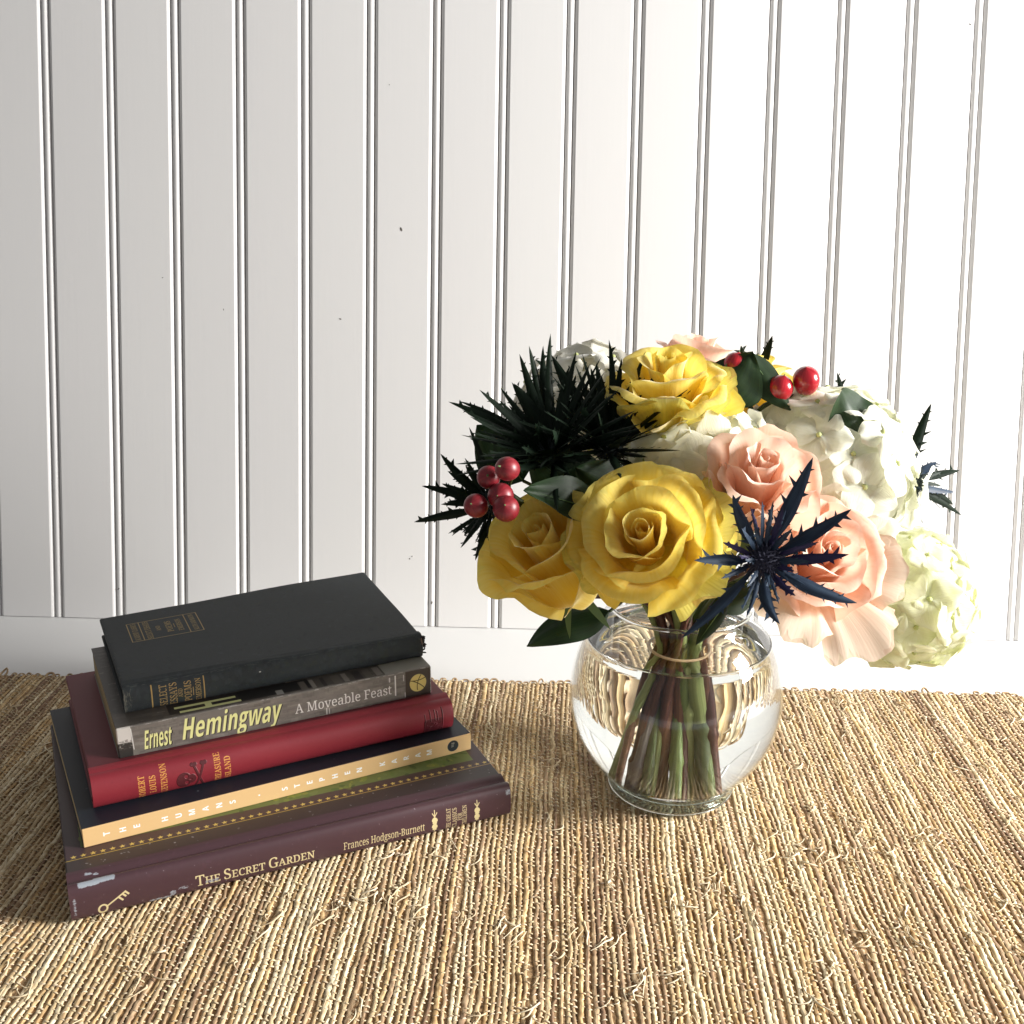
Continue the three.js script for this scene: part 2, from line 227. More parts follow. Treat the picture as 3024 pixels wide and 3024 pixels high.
{ // 1: the large plum book at the bottom
  const L = 229.5, W = 175.7, T = 17.7, b = book('hardcover_book', 'large plum hardcover at the bottom of the stack with gold stars and key', -227.2, 368.34, 0.467, 4);
  const prof = [[13, T - 0.1], [10.5, T - 0.35], [8.2, T - 1.5], [6.4, T - 1.9], [4.4, T - 1.0], [2.4, T - 0.3], [0.9, T - 1.2], [-0.2, T - 4], [-0.6, T / 2], [-0.3, 4], [0.6, 1.2], [2.6, 0.3], [6, 1.6], [9, 0.6]];
  const g = bentSheet(L, prof, 1.0), AL = g.len, hy = (h) => g.arcAtY(h), base = '#483136';
  const scuff = (x, pts, c) => { x.fillStyle = c; for (const [px, py, w, h, n] of pts) for (let i = 0; i < n; i++) { x.globalAlpha = 0.25 + 0.6 * rnd(); x.beginPath(); x.ellipse(px + rr(-w, w), py + rr(-h, h), rr(0.15, 0.7), rr(0.1, 0.45), rr(-0.5, 0.3), 0, 7); x.fill(); } x.globalAlpha = 1; };
  const tex = ctex(L, AL, (x, w, h) => {
    x.fillStyle = base; x.fillRect(0, 0, w, h); mottle(x, w, h, 900, ['#432d33', '#553b42', '#4a3238'], 0.3, 1.6, 0.35);
    x.fillStyle = '#d3c494'; x.strokeStyle = '#d3c494';
    const cap = (s, sizes, x0, x1, y) => { let tot = 0; const ws = [...s].map((ch) => { const big = ch === ch.toUpperCase() && ch !== ' '; x.font = `${big ? sizes[0] : sizes[1]}px serif`; const m = x.measureText(ch.toUpperCase()).width; tot += m; return m; }); const k = (x1 - x0) / tot; let cx = x0; [...s].forEach((ch, i) => { const big = ch === ch.toUpperCase() && ch !== ' '; x.save(); x.translate(cx, y); x.scale(k, 1); x.font = `${big ? sizes[0] : sizes[1]}px serif`; x.fillText(ch.toUpperCase(), 0, 0); x.lineWidth = 0.12; x.strokeText(ch.toUpperCase(), 0, 0); x.restore(); cx += ws[i] * k; }); };
    cap('The Secret Garden', [8.2, 6.0], 58, 118.3, hy(4.4));
    x.font = '6.2px serif'; fitText(x, 'Frances Hodgson-Burnett', 133.5, 178.7, hy(4.3), '6.2px serif');
    for (const u of [184.4, 209.2]) { const yt = hy(14.6), yb = hy(1.2), q = (t) => lerp(yt, yb, t); x.lineWidth = 0.5; x.beginPath(); x.moveTo(u, q(0)); x.lineTo(u, q(1)); x.moveTo(u - 1.4, q(0.12)); x.lineTo(u, q(0.3)); x.lineTo(u + 1.4, q(0.12)); x.stroke(); for (const [t, r] of [[0.42, 1.5], [0.55, 1.0], [0.72, 1.5], [0.86, 0.9]]) { x.beginPath(); x.ellipse(u - 0.5, q(t), r * 0.7, r, 0.5, 0, 7); x.ellipse(u + 0.5, q(t + 0.02), r * 0.7, r, -0.5, 0, 7); x.fill(); } }
    for (const [s, u, wd] of [['THE GREAT', 192.6, 13], ['CLASSICS', 196.1, 12], ['FOR', 199.1, 4.6], ['CHILDREN', 202, 12.4]]) rotText(x, s, u, (hy(13.6) + hy(1)) / 2, '3.3px serif', wd);
    x.lineWidth = 0.95; x.beginPath(); x.ellipse(14.5, hy(3.6), 1.9, 2.2, 0.4, 0, 7); x.stroke(); x.lineWidth = 0.8; x.beginPath(); x.moveTo(16.2, hy(4.8)); x.lineTo(25.6, hy(11)); x.stroke(); x.lineWidth = 1.0; x.beginPath(); for (const t of [0.62, 0.78, 0.93]) { const ku = lerp(16.2, 25.6, t), kh = lerp(4.8, 11, t); x.moveTo(ku, hy(kh)); x.lineTo(ku + 1.9, hy(kh) + 2.1); } x.stroke();
    scuff(x, [[9.5, g.arcAtV(2.0), 4.6, 0.9, 500], [16.5, g.arcAtV(2.3), 4.6, 1.3, 800], [10, g.arcAtV(10), 1.6, 0.5, 30], [13, g.arcAtV(9), 1, 0.5, 20], [41, hy(1.6), 5, 0.5, 120], [47, hy(3), 1.2, 1.4, 40], [52, hy(4.6), 2.5, 0.8, 22], [66, hy(4.5), 3, 0.7, 40], [228, hy(14), 1.2, 1.2, 40], [2.2, hy(8), 0.3, 4.5, 40]], '#99a0a8');
    for (let i = 0; i < 46; i++) { x.globalAlpha = rr(0.2, 0.6); x.fillStyle = '#a8a6ac'; x.beginPath(); x.ellipse(rnd() * w, rnd() * h * 0.75, rr(0.12, 0.5), rr(0.1, 0.35), rnd() * 3, 0, 7); x.fill(); } x.globalAlpha = 1;
  });
  part('spine', g, std({ map: tex, roughness: 0.42 }), b, true);
  const cw = W + 0.3, tc = ctex(L, cw, (x, w, h) => {
    const y = (v) => h - v; x.fillStyle = '#392e2c'; x.fillRect(0, 0, w, h); x.fillStyle = '#412e32'; x.fillRect(0, 0, w, y(25)); mottle(x, w, h, 1400, ['#3a2e2c', '#4a3a3b', '#3f3332'], 0.3, 1.8, 0.35);
    x.save(); x.translate(0, y(25.2)); x.rotate(-0.0115); x.strokeStyle = '#c2a345'; x.lineWidth = 0.45; x.beginPath(); x.moveTo(0, 1.3); x.lineTo(w, 1.3); x.stroke();
    x.fillStyle = '#cdb05a'; for (let k = 0; k * 4.63 < w - 6; k++) { x.save(); x.translate(4.2 + k * 4.63, -1.2); x.beginPath(); for (let i = 0; i < 10; i++) { const a = -Math.PI / 2 + i * Math.PI / 5, r = i % 2 ? 0.72 : 1.75; x.lineTo(Math.cos(a) * r, Math.sin(a) * r); } x.fill(); x.restore(); } x.restore();
    x.fillStyle = '#5e6d3c'; x.fillRect(8, y(170), w - 16, 136); for (let i = 0; i < 1600; i++) { x.globalAlpha = 0.5; x.fillStyle = ['#3d5a26', '#7d8a35', '#2c4320', '#93913f', '#6c7a4a', '#4f6b2c'][(rnd() * 6) | 0]; x.beginPath(); x.ellipse(8 + rnd() * (w - 16), y(170) + rnd() * 136, rr(0.5, 3), rr(0.5, 1.8), rnd() * 3, 0, 7); x.fill(); } x.globalAlpha = 1;
    for (let i = 0; i < 40; i++) { x.fillStyle = '#a5a2a4'; x.globalAlpha = rr(0.25, 0.8); x.beginPath(); x.ellipse(i < 10 ? rr(4, 30) : rnd() * w, y(rr(12, 24)), rr(0.2, 0.9), rr(0.15, 0.6), rnd() * 3, 0, 7); x.fill(); } x.globalAlpha = 1;
  }, 6);
  part('front_cover', board(L, 12.4, W, T, 2.6), std({ map: tc, roughness: 0.4 }), b, true);
  part('back_cover', board(L, 8.5, W, 2.6, 2.6), std({ color: lin(0.06, 0.03, 0.035), roughness: 0.5 }), b, true);
  pages(L - 6, 4, W - 4, 2.7, T - 2.7, [0.72, 0.66, 0.55], [0.86, 0.82, 0.72], b);
}
{ // 2: slim navy paperback with sand spine
  const L = 215.7, W = 141.5, T = 10.5, b = book('paperback_book', 'slim navy paperback with sand coloured spine and white capitals', -233.3, 335.14, 0.528, 21.75);
  const tex = ctex(L, T, (x, w, h) => {
    x.fillStyle = '#e3bd86'; x.fillRect(0, 0, w, h); x.fillStyle = '#fff';
    for (const [c, u] of [['T', 11.5], ['H', 19.4], ['E', 26.3], ['H', 40.2], ['U', 47.2], ['M', 54], ['A', 61.1], ['N', 68.2], ['S', 75.4], ['S', 103.8], ['T', 110.6], ['E', 117.8], ['P', 124.8], ['H', 132.2], ['E', 139.5], ['N', 146.5], ['K', 160.3], ['A', 167.5], ['R', 174.7], ['A', 182.1], ['M', 189.1]]) rotText(x, c, u, h - 5, 'bold 4.4px sans-serif');
    x.beginPath(); x.arc(89.6, h - 5, 0.5, 0, 7); x.fill(); x.fillStyle = '#1d242c'; x.beginPath(); x.arc(204.1, h - 5.3, 3.5, 0, 7); x.fill(); x.fillStyle = '#cfc6b4'; rotText(x, 'tcg', 204, h - 6, '2.3px sans-serif');
    mottle(x, w, h, 120, ['#d8b27a', '#f3d6a4'], 0.2, 1.2, 0.12);
  });
  const g = new RoundedBoxGeometry(L, T - 0.02, 1.0, 3, 0.42); g.translate(L / 2, T / 2, -0.5); { const p = g.attributes.position, uv = g.attributes.uv; for (let i = 0; i < p.count; i++) uv.setXY(i, p.getX(i) / L, p.getY(i) / T); }
  part('spine', g, std({ map: tex, roughness: 0.5 }), b, true);
  const tc = ctex(60, 40, (x, w, h) => { x.fillStyle = '#191f29'; x.fillRect(0, 0, w, h); mottle(x, w, h, 160, ['#151b24', '#1f2733'], 0.5, 3, 0.4); for (let i = 0; i < 26; i++) { x.globalAlpha = rr(0.3, 0.9); x.fillStyle = '#9aa0a8'; x.beginPath(); x.arc(rnd() * w, rnd() * h, rr(0.05, 0.16), 0, 7); x.fill(); } x.globalAlpha = 1; }, 12);
  const cm = std({ map: tc, roughness: 0.5 });
  part('front_cover', board(L, 1.02, W, T, 0.5, null, 0.2), cm, b, true); part('back_cover', board(L, 1.02, W, 0.5, 0.5, null, 0.2), cm, b, true);
  const pg = new THREE.BoxGeometry(L - 0.8, T - 1.04, W - 1.6); pg.translate(L / 2, T / 2, -W / 2 - 0.3); const t = pageTex([0.68, 0.6, 0.46], [0.84, 0.77, 0.62]); part('page_block', pg, std({ map: t, roughness: 0.9 }), b, true);
}
{ // 3: red hardcover with stamped skull
  const L = 200.3, W = 129.9, T = 18.75, b = book('hardcover_book', 'red hardcover with gilt author name and embossed skull on its rounded spine', -234.4, 317.28, 0.502, 32.28);
  const prof = [[9, T - 0.1], [6.5, T - 0.5], [4.6, T - 1.3], [2.6, T - 1.5], [0.6, T - 2.4], [-1.2, T - 5], [-2.0, T / 2], [-1.2, 5], [0.6, 2.2], [3, 1.2], [6, 0.8], [9, 0.3]];
  const g = bentSheet(L, prof, 1.1), AL = g.len, hy = (h) => g.arcAtY(h);
  const skull = (x, dark, hole) => {
    const cy = hy(6.8); x.fillStyle = dark; x.beginPath(); x.ellipse(45.6, cy, 4.0, 4.3, 0, 0, 7); x.fill(); x.beginPath(); x.ellipse(49.6, cy - 0.2, 2.3, 2.6, 0, 0, 7); x.fill();
    x.fillStyle = hole; for (const [u, v, a, c] of [[46.8, -1.9, 1.0, 1.15], [47.0, 1.7, 1.0, 1.15], [48.9, -0.1, 0.7, 0.45]]) { x.beginPath(); x.ellipse(u, cy + v, a, c, 0, 0, 7); x.fill(); }
    x.strokeStyle = dark; x.lineWidth = 1.3; for (const s of [-1, 1]) { x.beginPath(); x.moveTo(53.6 - s * 2.6, cy - 7.2); x.lineTo(53.6 + s * 2.6, cy + 7.0); x.stroke(); x.fillStyle = dark; for (const [q, v] of [[-2.6, -7.3], [2.6, 7.1]]) for (const e of [-0.8, 0.8]) { x.beginPath(); x.arc(53.6 + s * q + e, cy + v, 1.05, 0, 7); x.fill(); } }
  };
  const ship = (x, c, c2) => { const yb = hy(1.5), yt = hy(15.5); x.fillStyle = c; x.fillRect(182, lerp(yt, yb, 0.35), 11.2, (yb - yt) * 0.62); x.strokeStyle = c2; x.lineWidth = 0.5; x.beginPath(); for (const [u, t] of [[182.3, 0.15], [185.5, 0.02], [188.4, 0.05], [190, 0.1], [193, 0]]) { x.moveTo(u, lerp(yt, yb, t)); x.lineTo(u + 0.3, lerp(yt, yb, 0.45)); } x.moveTo(182, lerp(yt, yb, 0.4)); x.lineTo(182.2, yb); x.moveTo(193.3, lerp(yt, yb, 0.1)); x.lineTo(193.6, yb); for (let k = 0; k < 16; k++) { const u = rr(183, 192), t = rr(0.45, 0.95); x.moveTo(u, lerp(yt, yb, t)); x.lineTo(u + rr(0.5, 1.8), lerp(yt, yb, t) + rr(-0.5, 0.5)); } x.stroke(); };
  const tex = ctex(L, AL, (x, w, h) => {
    x.fillStyle = '#8c2b35'; x.fillRect(0, 0, w, h); mottle(x, w, h, 900, ['#81242e', '#96323d', '#862834'], 0.3, 1.5, 0.3);
    skull(x, '#5a2429', '#7d2a33'); ship(x, '#6a2630', '#43151b');
    for (const [s, u, wd, yc] of [['ROBERT', 24.3, 13, 7.5], ['LOUIS', 29.8, 10, 8.3], ['STEVENSON', 35.5, 17, 9], ['TREASURE', 63.4, 16.4, 9.2], ['ISLAND', 68.6, 13, 8.4]]) { x.fillStyle = '#e2a552'; rotText(x, s, u, hy(yc), 'bold 4.6px serif', wd); }
    // gilt rubbed away towards the lower joint
    for (let i = 0; i < 900; i++) { const y = hy(rr(-0.5, 5.2) * Math.sqrt(rnd())); x.globalAlpha = 0.5; x.fillStyle = '#8a2b35'; x.beginPath(); x.ellipse(i % 2 ? rr(21, 39) : rr(60, 72), y, rr(0.15, 0.5), rr(0.12, 0.4), 0, 0, 7); x.fill(); } x.globalAlpha = 1;
  });
  const bump = ctex(L, AL, (x, w, h) => { x.fillStyle = '#909090'; x.fillRect(0, 0, w, h); skull(x, '#555', '#a8a8a8'); ship(x, '#6a6a6a', '#222'); }, 8, false);
  part('spine', g, std({ map: tex, roughness: 0.45, bumpMap: bump, bumpScale: 0.0009 }), b, true);
  const cm = std({ color: lin(0.155, 0.028, 0.036), roughness: 0.55, bumpMap: cloth(L, W), bumpScale: 0.00012 });
  part('front_cover', board(L, 8.6, W, T, 2.8), cm, b, true); part('back_cover', board(L, 8.6, W, 2.8, 2.8), cm, b, true);
  pages(L - 5, 4, W - 4, 2.9, T - 2.9, [0.66, 0.58, 0.44], [0.8, 0.73, 0.58], b);
}
{ // 4: grey photo paperback
  const L = 177, W = 111, T = 17.5, b = book('paperback_book', 'worn grey photo paperback with pale yellow author name on its spine', -226.66, 298.43, 0.501, 51.08);
  const tone = (x, w, h, n) => { for (let i = 0; i < n; i++) { x.globalAlpha = rr(0.05, 0.3); x.fillStyle = ['#57524c', '#978e86', '#645e58', '#aaa197', '#4a4641', '#857d76'][(rnd() * 6) | 0]; x.fillRect(rnd() * w, rnd() * h, rr(0.4, 9), rr(0.2, 2.6)); } x.globalAlpha = 1; };
  const tex = ctex(L, T, (x, w, h) => {
    x.fillStyle = '#7d766f'; x.fillRect(0, 0, w, h); tone(x, w, h, 700);
    x.fillStyle = '#dcd6cf'; x.fillRect(0, 0, 7.2, h * 0.5); x.fillStyle = '#3b3835'; x.fillRect(0, h * 0.52, 7.4, h * 0.5); for (let i = 0; i < 60; i++) { x.globalAlpha = 0.4; x.fillStyle = rnd() > 0.5 ? '#55504c' : '#c9c2ba'; x.fillRect(rnd() * 7, rr(0.38, 0.7) * h, rr(0.2, 1.6), rr(0.2, 1)); } x.globalAlpha = 1;
    x.strokeStyle = '#e8e4de'; x.lineWidth = 0.45; x.beginPath(); x.moveTo(7.3, 1.2); x.lineTo(8, h - 3.8); x.stroke();
    const shout = (s, x0, x1, y, size, wt) => { for (const [dx, dy, c] of [[0.5, 0.35, '#1e1b1a'], [0, 0, '#f5f2a8']]) { x.fillStyle = c; fitText(x, s, x0 + dx, x1 + dx, y + dy, `${wt} ${size}px sans-serif`, 0.32); if (wt === 'bold') { x.strokeStyle = c; x.lineWidth = 0.25; } } };
    shout('Ernest', 12.8, 27.2, h - 2.4, 15.2, 'bold'); shout('Hemingway', 32.1, 86, h - 3.4, 17.2, 'bold');
    x.fillStyle = '#efebe6'; fitText(x, 'A Moveable Feast', 94.8, 152.2, h - 5.2, '8.2px serif');
    x.fillStyle = '#e8e4de'; x.fillRect(154.1, 1.4, 0.8, h - 4.5); x.globalAlpha = 0.8; x.fillRect(150.6, 2, 0.8, 3); x.fillRect(159.4, 2, 0.5, 4); x.fillRect(160.2, h - 4, 0.5, 3.2); x.fillRect(112.6, h - 4.6, 0.7, 4.2); x.fillRect(114.2, h - 4, 0.5, 3.4); x.globalAlpha = 1;
    x.fillStyle = '#463d36'; x.fillRect(160.8, 0.4, w - 161.5, h - 0.8); x.fillStyle = '#dcc676'; x.beginPath(); x.ellipse(168.6, h - 8.6, 5.2, 5.6, 0, 0, 7); x.fill(); x.strokeStyle = '#5a4a26'; x.lineWidth = 0.55; x.beginPath(); x.moveTo(163.8, h - 10.6); x.quadraticCurveTo(169, h - 9.4, 173.2, h - 11.4); x.moveTo(165, h - 10.4); x.quadraticCurveTo(170, h - 8, 172.4, h - 4.8); x.moveTo(170.6, h - 13.6); x.quadraticCurveTo(167.4, h - 9, 168.2, h - 4); x.stroke();
    x.globalAlpha = 0.6; x.fillStyle = '#c4bdb4'; for (let i = 0; i < 90; i++) x.fillRect(rnd() * w, rnd() > 0.5 ? rr(0, 0.4) : h - rr(0, 0.5), rr(0.4, 4), 0.25); for (let i = 0; i < 40; i++) x.fillRect(w - rr(0, 0.8), rnd() * h, 0.5, rr(0.2, 1)); x.globalAlpha = 1;
  }, 9);
  const g = new RoundedBoxGeometry(L, T - 0.02, 1.6, 4, 0.75); g.translate(L / 2, T / 2, -0.8); { const p = g.attributes.position, uv = g.attributes.uv; for (let i = 0; i < p.count; i++) uv.setXY(i, p.getX(i) / L, p.getY(i) / T); }
  part('spine', g, std({ map: tex, roughness: 0.4 }), b, true);
  const tc = ctex(L, W, (x, w, h) => {
    const y = (v) => h - v; x.fillStyle = '#4b453f'; x.fillRect(0, 0, w, h); tone(x, w, h, 1400); x.fillStyle = '#2a2523'; x.fillRect(28, y(16), 66, 12); x.fillStyle = '#1d1a18'; x.fillRect(66, y(15), 40, 11.5);
    x.fillStyle = '#c3c489'; x.fillRect(33.5, y(6.2), 33, 2.3); x.fillRect(31.5, y(11.8), 33, 2.3); x.fillRect(47.4, y(11), 3.6, 7);
    x.fillStyle = '#8d8a84'; x.fillRect(86, y(8), 4, 5.5); for (let i = 0; i < 9; i++) { x.fillStyle = ['#5a534c', '#7b756d', '#332e2b'][i % 3]; x.fillRect(100 + i * 6.3, y(13), rr(2, 5), 11); } x.fillStyle = '#8f8c82'; x.fillRect(149, y(40), 28, 39); x.fillStyle = '#9c968c'; x.fillRect(0, y(1.6), w, 1.6);
  }, 8);
  part('front_cover', board(L, 1.62, W, T, 0.55, null, 0.22), std({ map: tc, roughness: 0.42 }), b, true);
  part('back_cover', board(L, 1.62, W, 0.55, 0.55, null, 0.22), std({ color: lin(0.2, 0.18, 0.16), roughness: 0.5 }), b, true);
  const pg = new THREE.BoxGeometry(L - 0.9, T - 1.14, W - 2.4); pg.translate(L / 2, T / 2, -W / 2 - 0.5); const t = pageTex([0.5, 0.43, 0.31], [0.72, 0.65, 0.5]); part('page_block', pg, std({ map: t, roughness: 0.9, bumpMap: t, bumpScale: 0.0002 }), b, true);
}
{ // 5: old black cloth book on top
  const L = 170.6, W = 107.6, T = 14.9, b = book('hardcover_book', 'old frayed black cloth book on top of the stack with gilt label', -228.5, 281, 0.493, 68.6);
  const warp = (u, v) => lerp(lerp(0.6, -1.3, u), lerp(-1.6, 3.0, u), clamp(v)) + 0.5 * noise(u * 3, v * 3);
  const prof = [[6, T - 0.2], [3.6, T - 0.25], [1.6, T - 0.35], [0.4, T - 1.2], [-0.7, T - 3.8], [-0.8, T / 2], [-0.5, 3.6], [0.4, 1.2], [2.5, 0.5], [6, 0.3]];
  const g = bentSheet(L, prof, 1.0, (x, s) => -(lerp(0.6, -1.3, x / L)) * (s < 7 ? 1 : Math.max(0, 1 - (s - 7) / 8)) + 0.25 * noise(x * 0.08, s * 0.3)), AL = g.len, hy = (h) => g.arcAtY(h);
  const black = (x, w, h) => { x.fillStyle = '#2d3234'; x.fillRect(0, 0, w, h); mottle(x, w, h, 1500, ['#23272a', '#373d40', '#292d2f', '#32372f'], 0.3, 2.6, 0.5); for (let i = 0; i < 260; i++) { x.globalAlpha = rr(0.08, 0.4); x.fillStyle = '#7a7b74'; x.fillRect(rnd() * w, rnd() * h, rr(0.1, 0.7), rr(0.06, 0.2)); } x.globalAlpha = 1; };
  const tex = ctex(L, AL, (x, w, h) => {
    black(x, w, h); x.fillStyle = '#b9975a'; x.fillRect(14.1, hy(13.6), 0.7, hy(0.6) - hy(13.6)); x.fillRect(41.8, hy(13.6), 0.6, hy(0.6) - hy(13.6));
    for (const [s, u, wd, f] of [['SELECT', 20.2, 12, 5.4], ['ESSAYS', 25.5, 12.4, 5.4], ['AND', 29.4, 5, 3.2], ['POEMS', 33.2, 11.6, 5.2], ['EMERSON', 38.8, 12.4, 4]]) rotText(x, s, u, hy(6.8), `${f}px serif`, wd);
    x.fillRect(36, hy(9.4), 0.35, hy(4.4) - hy(9.4));
    for (let i = 0; i < 420; i++) { x.globalAlpha = rr(0.1, 0.6); x.fillStyle = ['#6d6a60', '#565850', '#7d776a'][i % 3]; x.fillRect(i % 3 ? rr(0, 5) * rnd() : w - rr(0, 2.5) * rnd(), hy(rr(0.5, 13.5)), rr(0.1, 0.4), rr(0.3, 1.8)); } for (let i = 0; i < 160; i++) { x.globalAlpha = rr(0.15, 0.45); x.fillStyle = '#6d6e66'; x.fillRect(rnd() * w, g.arcAtV(1.2) + rr(-0.4, 0.5), rr(0.5, 5), 0.16); } x.globalAlpha = 1; x.fillStyle = '#d8d5cc'; x.beginPath(); x.ellipse(73, hy(10.6), 0.6, 0.3, 0, 0, 7); x.fill();
  }, 9);
  part('spine', g, std({ map: tex, roughness: 0.75, bumpMap: cloth(L, AL), bumpScale: 0.00014 }), b, true);
  const tc = ctex(L, W, (x, w, h) => {
    black(x, w, h); const y = (v) => h - v; x.strokeStyle = '#b39862'; x.lineWidth = 0.55; x.strokeRect(13.4, y(89), 41, 29.4); x.beginPath(); x.moveTo(20.2, y(89)); x.lineTo(20.2, y(59.6)); x.moveTo(46.8, y(89)); x.lineTo(46.8, y(59.6)); x.stroke(); x.fillStyle = '#a58a52';
    for (const [s, u, wd, f] of [['ACADEMY CLASSICS', 16.9, 27, 4.4], ['SELECT ESSAYS', 24.6, 28, 4.8], ['AND', 30.2, 8, 3.4], ['POEMS', 36, 17.5, 5], ['EMERSON', 42.4, 19, 4.4], ['ALLYN AND BACON', 50.6, 26, 4.0]]) rotText(x, s, u, y(74.3), `bold ${f}px serif`, wd); x.fillRect(39.1, y(77.5), 0.4, 6.4);
    x.globalAlpha = 0.35; x.fillStyle = '#5a5a54'; for (let i = 0; i < 60; i++) x.fillRect(rr(0, 2.2) * rnd(), rnd() * h, rr(0.2, 0.8), rr(0.3, 2)); x.globalAlpha = 1;
  }, 8);
  part('front_cover', board(L, 2.2, W, T, 2.3, warp), std({ map: tc, roughness: 0.66, bumpMap: cloth(L, W), bumpScale: 0.0004 }), b, true);
  part('back_cover', board(L, 3, W, 2.3, 2.3), std({ color: lin(0.022, 0.026, 0.028), roughness: 0.8 }), b, true);
  pages(L - 7, 3, W - 5, 2.4, T - 3.4, [0.2, 0.17, 0.13], [0.36, 0.31, 0.24], b);
  // torn head of the spine: shreds of cloth over the end of the paper
  const shred = std({ color: lin(0.028, 0.022, 0.022), roughness: 0.95 }), gs = [];
  for (let k = 0; k < 26; k++) { const y = rr(2.5, 12.5), z = rr(-3.5, 0.6); gs.push(tube([V(L - 1.5, y, z), V(L + rr(0, 1.5), y + rr(-0.8, 0.8), z + rr(-0.5, 0.5)), V(L + rr(1, 3.6), y + rr(-1.4, 1.4), z + rr(-0.8, 0.8))], (t) => rr(0.35, 0.9) * (1 - 0.5 * t), 5, 5)); }
  part('torn_cloth', mergeGeometries(gs), shred, b, true);
  const lip = tube([V(L - 0.6, 2, 0.6), V(L - 0.4, T / 2, 1.0), V(L - 0.7, T - 2.4, 0.5)], 0.35, 6, 10); part('torn_edge', lip, std({ color: lin(0.22, 0.14, 0.11), roughness: 0.9 }), b, true);
}

// ---------------------------------------------------------------- vase, water, band
const AX = 70.5, AZ = 227, MY = 3.9;
const lathe = (pts, n = 96) => { const g = new THREE.LatheGeometry(pts.map(([r, y]) => new THREE.Vector2(r, y)), n); g.translate(AX, 0, AZ); return g; };
const smoothPts = (pts, n) => { const c = new THREE.SplineCurve(pts.map(([r, y]) => new THREE.Vector2(r, y))); return c.getPoints(n).map((p) => [Math.max(0, p.x), p.y]); };
const outer = [[37.2, 12.5], [43.5, 19.5], [50.5, 29], [56.4, 41], [59.6, 54], [60.2, 64], [58.6, 78], [54.6, 91], [49, 101.5], [42.6, 109.5], [39.4, 114.2], [39.6, 117.5]];
{
  const o = thing('glass_vase', 'round clear glass fishbowl vase on the mat beside the books', 'vase', V(AX, MY, AZ));
  const pane = phy({ color: lin(0.97, 0.985, 0.985), transmission: 1, thickness: 0, roughness: 0, ior: 1.5 });
  part('bowl', lathe(smoothPts(outer, 60)), pane, o);
  const solid = phy({ color: lin(1, 1, 1), transmission: 1, thickness: 0.01, roughness: 0, ior: 1.5, attenuationColor: lin(0.80, 0.90, 0.89), attenuationDistance: 0.05 });
  part('base', lathe(smoothPts([[0, 12.2], [28, 12.4], [35.6, 12.9], [37.1, 12.2], [36.6, 9], [36.2, MY + 2.6]], 40), 96), phy({ color: lin(0.74, 0.82, 0.81), transmission: 1, thickness: 0, roughness: 0, ior: 1.5 }), o);
  const foot = new THREE.TorusGeometry(34.6, 2.1, 12, 96); foot.rotateX(Math.PI / 2); foot.translate(AX, MY + 2.1, AZ); part('foot_ring', foot, solid, o);
  part('bottom', lathe(smoothPts([[0, MY + 3.4], [20, MY + 3.0], [33.9, MY + 1.6]], 20), 96), pane, o);
  const rim = new THREE.TorusGeometry(39.7, 1.1, 10, 96); rim.rotateX(Math.PI / 2); rim.translate(AX, 117.8, AZ); part('rim', rim, solid, o);
  const heel = new THREE.TorusGeometry(36.0, 1.2, 12, 96); heel.rotateX(Math.PI / 2); heel.translate(AX, 12.4, AZ); part('heel_ring', heel, solid, o);
}
{
  const WL = 97.3, inn = smoothPts(outer, 60).map(([r, y]) => [r - 1.0, y]).filter(([, y]) => y > 13.6 && y < WL - 0.8);
  const last = inn[inn.length - 1];
  const g = lathe([[0, 13.3], [34, 13.4], ...inn, [last[0] - 0.35, WL], [last[0] - 1.2, WL - 0.05], [0, WL - 0.1]], 96);
  const o = thing('water', 'clear water filling the round glass vase', 'water', V(AX, 13.3, AZ));
  part('water_body', g, phy({ color: lin(1, 1, 1), transmission: 1, thickness: 0.05, roughness: 0, ior: 1.33, attenuationColor: lin(0.93, 0.97, 0.95), attenuationDistance: 0.4 }), o);
  const mg = new THREE.TorusGeometry(last[0] - 0.9, 0.75, 8, 96); mg.rotateX(Math.PI / 2); mg.translate(AX, WL + 0.55, AZ); part('meniscus', mg, phy({ color: lin(1, 1, 1), transmission: 1, thickness: 0.002, roughness: 0, ior: 1.33 }), o);
  const bg = new THREE.TorusGeometry(17.2, 1.0, 8, 60); bg.scale(1, 1, 1.6); bg.rotateX(Math.PI / 2 + 0.06); bg.rotateZ(-0.05); bg.translate(71.5, 83, AZ);
  const r = part('rubber_band', bg, std({ color: lin(0.62, 0.44, 0.26), roughness: 0.6 }), null); r.userData = { label: 'tan rubber band tied around the flower stems', category: 'rubber band' };
}

